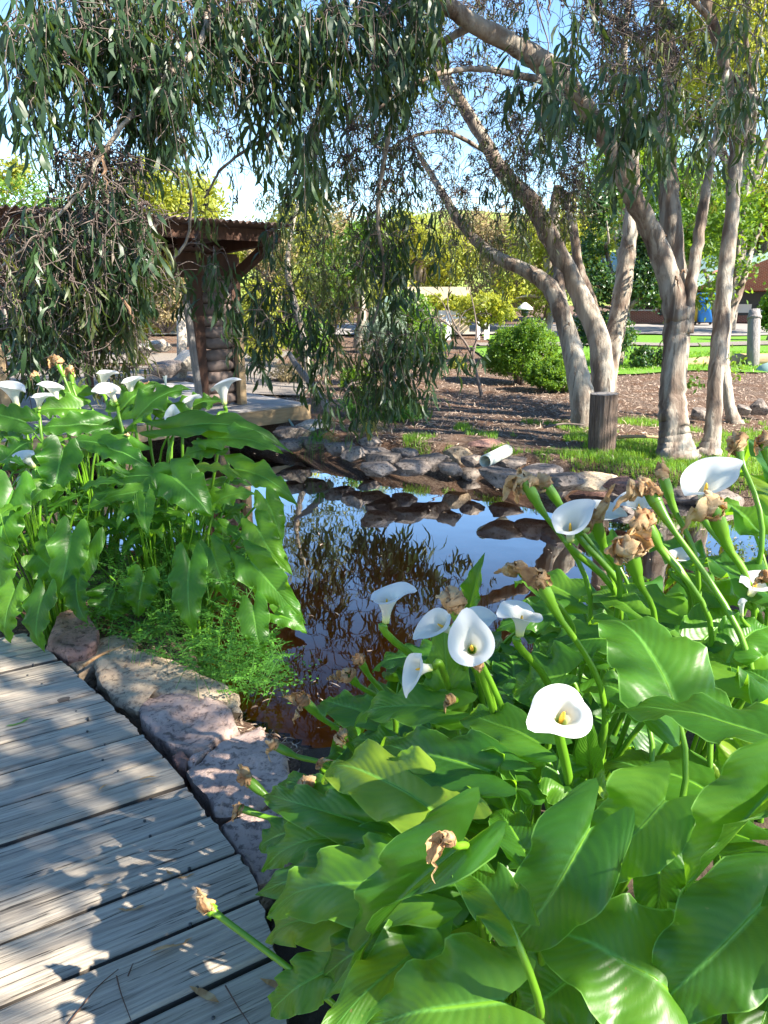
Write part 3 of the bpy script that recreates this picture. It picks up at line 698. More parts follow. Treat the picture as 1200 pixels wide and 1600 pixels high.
# log rail and post on the lawn edge
thin_log('log_rail','long horizontal log rail on the lawn at the right','rail',[D(1058,571,15.6),D(1110,568,15.6),D(1160,563,15.6),D(1230,562,15.6)],(.15,.13),M['beam'],'log')
bollard(1176,484,588,19,15.3,M['greypost'],'tall_square_post','tall grey timber post beside the log rail at the right','post',3)
o=thing('teal_dome','pale teal rounded cover at the right edge by the log rail','cover',D(1198,575,14.6)-Vector((0,0,.3)))
V=[];c=D(1205,585,14.6)
for a_ in range(7):
    for k in range(24):
        t=a_/6*math.pi/2; V.append((c.x+.32*math.cos(t)*math.cos(k/24*6.283),c.y+.32*math.cos(t)*math.sin(k/24*6.283),c.z-.05+.28*math.sin(t)))
mesh_obj('dome_shell',V,[(a_*24+k,a_*24+(k+1)%24,(a_+1)*24+(k+1)%24,(a_+1)*24+k) for a_ in range(6) for k in range(24)],None,M['green_roof'],o)
mb=MB(); V_,Q_,T_,U_=tube([(c.x,c.y,c.z-.2),(c.x,c.y,c.z-.04)],.33,24); mb.add(V_,Q_,T_,U_); mb.build('rim',M['green_roof'],o)
# stump in front of the trunks
sb=H(941,698,-.02); stt=D(938,617,sb.y*CP+ (CAMZ-.0)*SP*.9)
o=thing('timber_bollard','thick weathered cut log post with split grain standing in the grass','bollard',sb)
rr=.135; top=sb+Vector((-.02,0,.53)); C_=catmull([tuple(sb-Vector((0,0,.1))),tuple(sb.lerp(top,.35)),tuple(sb.lerp(top,.7)),tuple(top)],5)
V_,Q_,T_,U_=tube(C_,rr,40,cap=False,wob=.05,seed=3)
V_=np.array(V_);n_=len(C_)
for i_ in range(n_):
    for k in range(40):
        g=1-.10*max(0,math.sin(k*2.35+mnoise.noise(Vector((k*.3,i_*.1,0)))*3))**6; ctr_=C_[i_]; V_[i_*40+k]=ctr_+(V_[i_*40+k]-ctr_)*g
mb=MB(); mb.add(V_,Q_,None,U_); mb.build('post_body',M['stump'],o,smooth=False)
V=[tuple(p) for p in V_[-40:]]+[tuple(C_[-1]+np.array([0,0,.012]))]; mesh_obj('cut_top',V,None,[(40,k,(k+1)%40) for k in range(40)],M['greypost'],o,smooth=False)
# white pergola in the centre distance
pg=thing('pergola','white pergola frame in front of a low cream building in the centre distance','pergola',D(730,545,24))
mb_=[]
def wp(px0,py0,px1,py1,d,w_): 
    return D(px0,py0,d),D(px1,py1,d),w_
for (x0,y0,x1,y1,w_,nm) in [(701,492,699,548,.16,'pergola_post'),(747,490,746,545,.12,'pergola_post'),(761,488,760,532,.14,'pergola_post'),(686,489,765,487,.12,'pergola_beam'),(690,497,763,494,.07,'pergola_beam')]:
    a,b,w_=wp(x0,y0,x1,y1,22.5,w_); mb=MB(); c,s,ax=beam(a,b,w_,w_,Vector((0,1,0))); mb.box(c,s,ax); mb.build(nm,M['white'],pg,smooth=False)
mb=MB()
for k in range(9):
    a=D(688+k*9,488,22.4);b=D(688+k*9,486,24.5); c,s,ax=beam(a,b,.05,.08); mb.box(c,s,ax)
mb.build('pergola_slats',M['white'],pg,smooth=False)
cb=thing('cream_building','low cream walled shed with pale sloping roof edge in the centre distance','building',D(640,560,26))
mb=MB(); a=D(618,540,26);b=D(725,540,26); wall_quad(mb,(a.x,a.y,0),(b.x,b.y,0),.1,1.55,3.0); mb.build('wall',M['wall_cream'],cb,smooth=False)
mb=MB(); c,s,ax=beam(D(612,466,24.2),D(665,488,24.2),3.6,.16,Vector((0,0,1))); mb.box(c,s,ax); mb.build('roof',M['green_roof'],cb,smooth=False)
for k in range(2):
    mb=MB(); c=D(642,496+k*14,24.4); mb.box(c,(.22,.06,.18)); mb.build('vent_hole',M['steel'],cb,smooth=False)
for x0 in (652,690):
    mb=MB(); c=D(x0+3,522,24.35); mb.box(c,(.5,.06,.7)); f=mb.build('window',M['white'],cb,smooth=False)
lp=thing('path_lamp','small garden lamp with pale conical cap above the round hedge','lamp',D(820,545,19))
a=D(820,545,19);b=D(820,490,19); mb=MB(); V_,Q_,T_,U_=tube([a,b],.04,10); mb.add(V_,Q_,T_,U_); mb.build('lamp_post',M['steel'],lp)
mb=MB(); c=D(820,487,19); V_,Q_,T_,U_=tube([c-Vector((0,0,.10)),c+Vector((0,0,.05))],[.09,.10],12); mb.add(V_,Q_,T_,U_); mb.build('lantern',M['glass'],lp)
mb=MB(); V_,Q_,T_,U_=tube([c+Vector((0,0,.05)),c+Vector((0,0,.09)),c+Vector((0,0,.22))],[.2,.19,.03],16); mb.add(V_,Q_,T_,U_); mb.build('lamp_cap',M['white'],lp)

# ================================================================== FOLIAGE TOOLS
def lens_leaves(P,Dr,N,L,W,val,curve=.15,mb=None):
    """narrow curved gum leaves, 3 faces each"""
    P=np.asarray(P,float);n=len(P);Dr=np.asarray(Dr,float);Dr/=np.linalg.norm(Dr,axis=1,keepdims=True)
    N=np.asarray(N,float);S=np.cross(Dr,N);S/=np.linalg.norm(S,axis=1,keepdims=True)+1e-9;N=np.cross(S,Dr)
    L=L[:,None];W=W[:,None];c=(rng.uniform(-1,1,(n,1))*curve)
    def at(t,s,cup=0): return P+Dr*L*t+S*(W*s+L*c*math.sin(math.pi*t)*1.0)+N*(L*.12*math.sin(math.pi*t)*np.sign(c)+W*cup)
    V=np.stack([at(0,0),at(.28,-.42),at(.28,.42,.12),at(.62,-.46),at(.62,.46,.12),at(1,0)],1).reshape(-1,3)
    b=np.arange(n)[:,None]*6
    T=np.concatenate([b+[0,1,2],b+[3,5,4]]);Q=b+[1,3,4,2]
    U=np.stack([np.tile([.5,0,1,0,1,.5],n),np.repeat(val,6)],1)
    mb.add(V,Q,T,U)
def fan_leaves(P,Dr,N,L,W,val,mb):
    P=np.asarray(P,float);n=len(P);Dr=np.asarray(Dr,float);Dr/=np.linalg.norm(Dr,axis=1,keepdims=True)+1e-9
    N=np.asarray(N,float);S=np.cross(Dr,N);S/=np.linalg.norm(S,axis=1,keepdims=True)+1e-9;N=np.cross(S,Dr)
    L=L[:,None];W=W[:,None]
    V=np.stack([P,P+Dr*L*.45-S*W*.5+N*W*.15,P+Dr*L,P+Dr*L*.45+S*W*.5+N*W*.15],1).reshape(-1,3)
    b=np.arange(n)[:,None]*4
    mb.add(V,None,np.concatenate([b+[0,1,2],b+[0,2,3]]),np.stack([np.tile([.5,0,.5,1],n),np.repeat(val,4)],1))
def rdir(n): v=rng.normal(size=(n,3)); return v/np.linalg.norm(v,axis=1,keepdims=True)
def crown(name,mat,parent,blobs,n,ls,lw,clump=.25,narrow=False,down=.0,hollow=.55,loc=None,per=26):
    """leaves in clumps scattered through ellipsoid blobs (cx,cy,cz,rx,ry,rz)"""
    mb=MB(); vol=np.array([b[3]*b[4]*b[5] for b in blobs])**.67; vol=vol/vol.sum()
    k=max(1,int(n/per)); bi=rng.choice(len(blobs),k,p=vol); B=np.array(blobs)[bi]
    r=rng.uniform(hollow**3,1,k)**(1/3); c=B[:,:3]+rdir(k)*B[:,3:]*r[:,None]
    sz=clump*rng.uniform(.5,1.5,k)
    P=np.repeat(c,per,0)+rdir(k*per)*(np.repeat(sz,per)*rng.uniform(.1,1,k*per)**.6)[:,None]*[1,1,.75]
    m_=len(P); Dd=rdir(m_)*1.0+[0,0,-down]; 
    outw=(P-np.repeat(B[:,:3],per,0)); outw/=np.linalg.norm(outw,axis=1,keepdims=True)+1e-9
    Nn=outw*.8+rdir(m_)*.7+[0,0,.4]; val=np.clip(np.repeat(rng.uniform(0,1,k),per)*.55+rng.uniform(0,.45,m_),0,1)
    L=ls*rng.uniform(.7,1.35,m_);W=lw*rng.uniform(.7,1.3,m_)
    (lens_leaves if narrow else fan_leaves)(P,Dd,Nn,L,W,val,mb=mb)
    return mb.build(name,mat,parent,smooth=False,loc=loc)
def bare(name,paths,mat,parent,ns=5,wob=0):
    mb=MB()
    for k,(P,r) in enumerate(paths):
        V_,Q_,T_,U_=tube(P,r,ns,wob=wob,seed=k); mb.add(V_,Q_,T_,U_)
    return mb.build(name,mat,parent)
def branchy(root,blobs,n,r0,rise=.5):
    ps=[]
    for k in range(n):
        b=blobs[k%len(blobs)]; e=np.array(b[:3])+rdir(1)[0]*np.array(b[3:])*random.uniform(.4,.95)
        s=np.array(root)+np.array([random.uniform(-.05,.05),random.uniform(-.05,.05),0]); m1=s+(e-s)*.35+np.array([random.uniform(-.3,.3),random.uniform(-.3,.3),abs(e[2]-s[2])*.2]); 
        ps.append((catmull([s,m1,s+(e-s)*.7+rdir(1)[0]*.15,e],4),np.linspace(r0,r0*.12,13)))
    return ps
def shrub(name,label,cat,px,py,wpx,hpx,d,mat,n,ls,lw,group=None,blobn=6,hol=.55,seed=0,stem='bark'):
    c=D(px,py,d); rx=wpx/2/F_PX*d; rz=hpx/2/F_PX*d; base=Vector((c.x,c.y,c.z-rz)); o=thing(name,label,cat,base,group)
    rd=random.Random(seed+px); bl=[(c.x,c.y,c.z-.1*rz,rx*.8,rx*.7,rz*.85)]
    for k in range(blobn):
        a=rd.uniform(0,6.28); bl.append((c.x+math.cos(a)*rx*.55,c.y+math.sin(a)*rx*.45,c.z+rd.uniform(-.45,.45)*rz,rx*rd.uniform(.3,.5),rx*rd.uniform(.3,.5),rz*rd.uniform(.35,.6)))
    crown('foliage',mat,o,bl,n,ls,lw,clump=min(rx,rz)*(.22 if hol<.7 else .13),hollow=hol)
    bare('stems',branchy((c.x,c.y,base.z-.05),bl,7,.03),M['twig'],o)
    return o

# ================================================================== BACKGROUND SHRUBS AND TREES
shrub('round_hedge','round clipped bright green shrub left of the multi stemmed gum','shrub',812,545,124,100,12.6,M['hedge'],26000,.038,.022,'clipped green shrubs',hol=.72)
shrub('round_hedge','lower green shrub tucked behind the base of the leftmost gum stem','shrub',862,582,104,60,11.8,M['hedge'],14000,.038,.022,'clipped green shrubs',seed=3,hol=.72)
shrub('leafy_shrub','bright green upright shrub behind the hanging gum leaves','shrub',665,535,72,80,13.5,M['hedge'],3500,.07,.03,seed=5)
shrub('silver_shrub','silvery grey feathery shrub left of the bright green shrub','shrub',600,520,84,100,12.5,M['greyg'],4500,.09,.012,seed=7)
shrub('fresh_shrub','lime green low shrub beside the gravel path in the centre','shrub',712,575,40,50,15,M['bright'],1500,.06,.03,seed=8)
shrub('green_creeper','yellow green creeper mound on the pergola','creeper',715,474,110,30,22.8,M['bright'],2500,.12,.08,seed=9)
shrub('dark_mound','low dark green shrub under the hanging leaves at the bank','shrub',600,640,140,72,9.7,M['fern'],5000,.09,.014,seed=12)
shrub('dry_shrub','dry straw coloured bush behind the pergola','shrub',790,440,150,110,27,M['straw'],5000,.16,.05,'dry bushes',seed=13)
shrub('dry_shrub','dry twiggy bush behind the pavilion railing','shrub',255,470,110,90,17,M['straw'],3500,.12,.04,'dry bushes',seed=14)
shrub('dry_shrub','orange brown dry bush right of the pavilion roof','shrub',420,400,90,70,19,M['straw'],2500,.12,.04,'dry bushes',seed=15)
# row of sunlit background trees
def bgtree(label,px,base_py,top_py,wpx,d,mat,n,ls,lw,tr=.16,name='background_tree',group='trees beyond the garden',seed=0,low=.25,tm='bark'):
    c=D(px,base_py,d); zb=float(gz(c.x,c.y))+.0; base=Vector((c.x,c.y,zb)); top=D(px,top_py,d).z; h=top-zb; rx=wpx/2/F_PX*d
    o=thing(name,label,'tree',base,group); rd=random.Random(seed*13+px)
    bl=[]; 
    for k in range(11):
        a=rd.uniform(0,6.28);rr=rd.uniform(.2,.75)*rx; zz=zb+h*(low+(.9-low)*rd.random()); s=rd.uniform(.25,.45)
        bl.append((c.x+math.cos(a)*rr,c.y+math.sin(a)*rr*.7,zz,rx*s,rx*s,min(h*.2,rx*s)*1.0))
    crown('crown',mat,o,bl,n,ls,lw,clump=rx*.16,hollow=.3)
    th=catmull([(c.x,c.y,zb-.1),(c.x+.1,c.y,zb+h*.3),(c.x-.15,c.y,zb+h*.65)],5)
    bare('trunk',[(th,np.linspace(tr,tr*.5,len(th)))]+branchy((c.x+.05,c.y,zb+h*.3),bl,11,tr*.5),M[tm],o,6); return o
bgtree('tall pale yellow green tree at the left edge beyond the pavilion roof',20,560,190,170,30,M['bright'],12000,.22,.09,.25,seed=1)
bgtree('bright yellow tree showing just above the pavilion roof',270,560,262,260,26,M['bright'],14000,.2,.08,.22,seed=2)
bgtree('sunlit yellow green tree right of the pavilion',430,560,330,170,24,M['bright'],8000,.17,.07,.2,seed=3)
bgtree('mid green leafy tree behind the silver shrub',560,560,350,170,20,M['hedge'],9000,.13,.05,.16,seed=4)
bgtree('light green tree behind the pergola',650,560,330,180,28,M['bright'],10000,.2,.07,.2,seed=5)
bgtree('broad straw green tree beyond the pergola',770,560,340,200,34,M['straw'],8000,.22,.07,.25,seed=6)
bgtree('yellow green tree behind the multi stemmed gum',850,560,330,190,26,M['bright'],9000,.17,.07,.2,seed=7)
bgtree('dark glossy green tree right of the multi stemmed gum',962,590,295,170,15.5,M['dark'],15000,.085,.05,.11,name='dark_tree',seed=8,low=.16)
bgtree('olive tree rising behind the tall pale trunk',1060,560,260,190,24,M['hedge'],9000,.16,.06,.2,seed=9,low=.5)
bgtree('yellow green tree above the green roof at the right',1170,540,280,200,36,M['bright'],9000,.25,.1,.2,seed=10,low=.45)
bgtree('rounded light bush tree in front of the brick building at the right edge',1196,560,450,60,22,M['hedge'],3500,.12,.06,.1,seed=11,low=.4)
bgtree('dark olive tree far left behind the pavilion',120,560,300,220,21,M['hedge'],9000,.15,.05,.2,seed=12)
bgtree('tall feathery pale green tree at the top right',1130,560,-60,330,27,M['bright'],15000,.18,.07,.3,seed=13,low=.55)
bgtree('distant green tree seen between the gum trunks',960,560,180,220,32,M['hedge'],10000,.2,.08,.3,seed=14,low=.45)
bgtree('distant olive tree above the centre of the garden',540,560,300,200,38,M['straw'],7000,.25,.08,.3,seed=15,low=.4)
for (lb,px,py,wp,hp,d,mt,n,ls,lw) in [('sunlit yellow green bush right of the pavilion post',410,520,90,90,16,'bright',3500,.08,.04),('olive bush behind the sapling right of the pavilion',480,520,90,110,15,'hedge',3500,.07,.035),('pale straw bush in front of the dry slope right of the pavilion',520,470,110,90,20,'straw',3000,.10,.04),('low yellow bush behind the pavilion handrail',215,500,120,60,18,'bright',3000,.09,.05),('dark leafy bush behind the left end of the pavilion',60,520,160,120,15,'dark',4500,.09,.045),('rusty orange bush seen under the pavilion roof',290,455,90,70,18,'straw',2500,.09,.04),('green bush between the silver shrub and the pergola',640,485,90,80,18,'hedge',3000,.09,.045),('lime green bush behind the round shrubs',760,480,110,60,19,'bright',3000,.1,.05),('small dry grassy bush at the foot of the sapling',450,580,70,36,13,'straw',1500,.09,.01),('low green shrub at the edge of the gravel by the hanging leaves',560,590,70,50,12,'hedge',1800,.05,.025),('spreading green shrub beside the dark glossy tree',1010,560,70,60,15,'dark',2000,.07,.04)]:
    shrub('garden_bush',lb,'shrub',px,py,wp,hp,d,M[mt],n,ls,lw,'garden bushes behind the pond',seed=px)
bgtree('leafy tree beyond the lawn right of the brick building',1340,560,120,260,24,M['hedge'],8000,.16,.06,.2,seed=21,low=.3)
bgtree('pale yellow green tree far right beyond the road',1560,560,60,320,34,M['bright'],8000,.24,.09,.25,seed=22,low=.3)
# bare pale dead shrub in front of the pergola
o=thing('bare_shrub','small leafless pale branched shrub on the gravel in the centre','bare shrub',D(742,600,11.5))
ps=[]
def seg(pts,r,d=11.5): ps.append((catmull([tuple(D(x,y,d+z)) for x,y,z in pts],5),np.linspace(r[0],r[1],(len(pts)-1)*5+1)))
seg([(757,640,0),(746,590,0),(735,550,.1),(715,520,0),(690,500,-.1),(668,490,-.2)],(.028,.006)); seg([(738,560,0),(745,520,.1),(738,470,.2),(728,440,.2)],(.018,.004)); seg([(722,530,0),(700,480,.2),(705,440,.2)],(.015,.003)); seg([(735,550,0),(752,520,-.2),(770,505,-.3)],(.012,.003)); seg([(705,510,0),(690,470,0),(660,450,0)],(.01,.003)); seg([(715,520,0),(724,490,.1),(760,470,0)],(.01,.002))
bare('branches',ps,M['white'] if 0 else M['twig'],o,6)
# ================================================================== GUM TREES
LS=.84
def limb(pts,n=7):
    """pts: (px,py,d,width px) -> world path and radii"""
    C_=catmull([(*D(x,y,d),w_/2/F_PX*d) for x,y,d,w_ in pts],n); return C_[:,:3],np.abs(C_[:,3])*LS
NODES={}  # attach points per tree
def stem(tree,key,name,pts,ns=18,wob=.09,node=True,loc_seed=0):
    P,r=limb(pts); k=len(P)
    P=P+np.array([[mnoise.noise(Vector((a*.6+loc_seed,1,0)))*.02,mnoise.noise(Vector((a*.6,9+loc_seed,0)))*.02,0] for a in range(k)])
    r=r*np.array([1+.10*mnoise.noise(Vector((a*.9,loc_seed*3.3,5))) for a in range(k)])
    V_,Q_,T_,U_=tube(P,r,ns,wob=wob,seed=loc_seed+len(tree.children)); mb=MB(); mb.add(V_,Q_,T_,U_); mb.build(name,M['bark'],tree)
    if node: NODES.setdefault(key,[]).extend([P[i_] for i_ in range(0,k,2)])
# --- multi-stemmed gum (B)
tb=thing('gum_tree','multi stemmed gum with four leaning peeling stems behind the cut log post','tree',H(925,668,0))
stem(tb,'B','stem',[(912,690,8.9,66),(914,660,8.9,50),(906,600,8.9,42),(886,520,8.9,34),(862,455,8.9,31),(825,425,8.9,26),(770,398,9.0,22),(725,355,9.1,18),(690,300,9.2,14),(655,240,9.3,9)],loc_seed=1)
stem(tb,'B','stem',[(940,700,9.3,46),(942,640,9.3,44),(938,540,9.3,42),(905,460,9.3,38),(862,375,9.2,36),(830,315,9.1,32),(790,275,9.0,28),(745,200,8.9,24),(690,110,8.8,20),(655,50,8.8,16),(620,-40,8.7,12)],loc_seed=2)
stem(tb,'B','stem',[(947,680,9.6,34),(950,590,9.6,34),(965,500,9.6,32),(978,420,9.6,30),(985,345,9.6,26),(990,270,9.6,22),(985,180,9.6,18),(975,90,9.7,13),(985,-20,9.7,10)],loc_seed=3)
stem(tb,'B','stem',[(936,600,9.5,24),(925,480,9.5,22),(905,420,9.6,18),(895,350,9.6,16),(880,300,9.7,12)],loc_seed=4)
stem(tb,'B','stem',[(878,480,9.1,22),(870,400,9.3,16),(866,330,9.4,18),(872,290,9.4,14)],loc_seed=5)
stem(tb,'B','branch',[(755,235,8.95,9),(720,215,8.8,8),(690,205,8.7,7),(640,215,8.5,6),(600,240,8.4,5)],8,.1,loc_seed=6)
# --- big trunk (C) with the limb arching left over the pond
tc=thing('gum_tree','thickest pale gum trunk that forks low and throws a heavy limb up left','tree',H(1054,700,0))
stem(tc,'C','trunk',[(1056,722,7.45,88),(1054,700,7.45,68),(1053,680,7.45,56),(1052,650,7.45,50),(1052,600,7.45,47),(1056,530,7.4,48),(1062,480,7.35,50)],26,.10,loc_seed=7)
stem(tc,'C','limb',[(1060,500,7.35,46),(1046,440,7.3,42),(1022,370,7.2,38),(985,300,7.0,36),(960,240,6.8,34),(915,170,6.6,36),(865,110,6.4,38),(800,68,6.2,36),(740,38,6.0,33),(690,0,5.8,31),(600,-70,5.5,28),(470,-140,5.2,25),(330,-180,5.0,20),(180,-190,4.8,16),(0,-180,4.7,11)],20,.09,loc_seed=8)
stem(tc,'C','limb',[(1066,510,7.45,44),(1056,430,7.5,40),(1048,350,7.5,38),(1043,270,7.5,36),(1040,190,7.5,34),(1050,110,7.45,30),(1030,20,7.3,26),(1010,-80,7.2,22)],20,.09,loc_seed=9)
stem(tc,'C','limb',[(1072,520,7.35,26),(1078,460,7.3,22),(1090,380,7.3,20),(1100,320,7.3,18),(1110,255,7.3,16),(1125,180,7.3,12),(1140,60,7.3,9)],14,.12,loc_seed=10)
stem(tc,'C','branch',[(915,170,6.6,18),(880,135,6.4,16),(820,120,6.2,13),(760,108,6.0,11),(700,112,5.8,9),(640,135,5.6,7),(590,170,5.4,5)],10,.12,loc_seed=11)
stem(tc,'C','branch',[(330,-180,5.0,18),(330,-60,4.9,15),(322,40,4.8,14),(300,85,4.75,12),(250,130,4.7,11),(205,180,4.7,10),(160,240,4.7,9),(125,300,4.7,7),(60,365,4.8,6),(0,420,4.9,4)],10,.15,loc_seed=12)
stem(tc,'C','branch',[(600,-70,5.5,16),(560,20,5.6,13),(520,90,5.7,11),(470,150,5.8,9),(420,210,5.9,7),(350,260,6.0,5),(320,310,6.2,4)],10,.15,loc_seed=13)
stem(tc,'C','branch',[(740,38,6.0,14),(660,90,6.2,12),(620,160,6.4,10),(600,250,6.6,8),(590,340,6.8,7),(600,430,7.0,5),(580,520,7.2,4)],10,.15,loc_seed=14)
stem(tc,'C','branch',[(180,-190,4.8,12),(120,-60,4.7,9),(80,40,4.6,7),(50,120,4.6,5)],8,.15,loc_seed=15)
stem(tc,'C','branch',[(160,240,4.7,7),(170,330,4.8,6),(175,420,4.9,5),(165,500,5.0,3)],8,.1,loc_seed=16)
stem(tc,'C','branch',[(250,130,4.7,7),(290,240,5.2,6),(296,360,5.7,5),(262,420,5.8,5),(235,490,5.9,3)],8,.1,loc_seed=17)
stem(tc,'C','branch',[(1050,110,7.45,18),(1000,70,7.0,14),(960,30,6.4,11),(900,-10,5.8,8)],8,.1,loc_seed=18)
# --- slim smooth trunk (D)
td=thing('gum_tree','slim smooth grey gum trunk standing right of the thickest trunk','tree',H(1110,697,0))
stem(td,'D','trunk',[(1106,714,7.5,50),(1111,694,7.5,34),(1114,670,7.5,29),(1118,600,7.5,28),(1127,500,7.5,28),(1136,400,7.5,27),(1146,300,7.5,25),(1150,220,7.5,24),(1140,140,7.4,22),(1120,60,7.3,20),(1098,-20,7.2,18),(1080,-120,7.1,14)],18,.10,loc_seed=19)
stem(td,'D','branch',[(1146,240,7.5,14),(1165,200,7.4,12),(1175,130,7.3,11),(1165,60,7.2,10),(1170,-40,7.1,8)],10,.1,loc_seed=20)
stem(td,'D','branch',[(1148,120,7.4,12),(1175,150,7.2,13),(1220,180,7.0,12)],10,.1,loc_seed=21)
stem(td,'D','branch',[(1110,30,7.2,12),(1040,-40,6.2,10),(960,-60,5.2,9),(880,-40,4.3,7),(840,0,3.9,5)],8,.1,loc_seed=22)
# --- thin forked brown tree (E)
te=thing('small_tree','thin brown twisted tree forking low behind the slim grey trunk','tree',H(1140,660,0))
stem(te,'E','trunk',[(1150,668,9.2,30),(1142,645,9.2,24),(1136,600,9.2,19),(1132,540,9.2,16),(1142,490,9.2,15),(1158,450,9.2,12),(1172,400,9.2,9),(1190,350,9.2,6)],12,.25,loc_seed=23)
stem(te,'E','branch',[(1136,520,9.2,12),(1138,460,9.2,11),(1150,420,9.2,9),(1160,340,9.2,8),(1168,290,9.2,6)],8,.2,loc_seed=24)
stem(te,'E','branch',[(1117,500,9.3,9),(1110,450,9.3,8),(1100,420,9.3,6)],8,.2,node=False,loc_seed=25)
crown('foliage',M['hedge'],te,[(*D(x,y,9.3),r_,r_,r_*.8) for x,y,r_ in ((1110,420,.5),(1165,370,.6),(1180,290,.6),(1130,330,.5),(1085,470,.35),(1090,600,.16),(1130,575,.22))],2600,.075,.04,clump=.2,hollow=.1)
tf=thing('sapling','slender pale trunk with tiny leaves behind the pavilion deck','tree',D(476,600,12))
P,r=limb([(486,610,12,14),(476,540,12,13),(462,480,12,12),(450,430,12,11),(452,380,12,8),(470,300,12,5)]); bare('trunk',[(P,r)],M['bark'],tf,10,.1)
crown('foliage',M['euc_back'],tf,[(*D(x,y,12),r_,r_,r_*.8) for x,y,r_ in ((450,360,.7),(500,400,.7),(470,300,.8),(530,450,.6),(430,430,.4))],3500,.10,.02,clump=.25,hollow=.1,narrow=True,down=1)

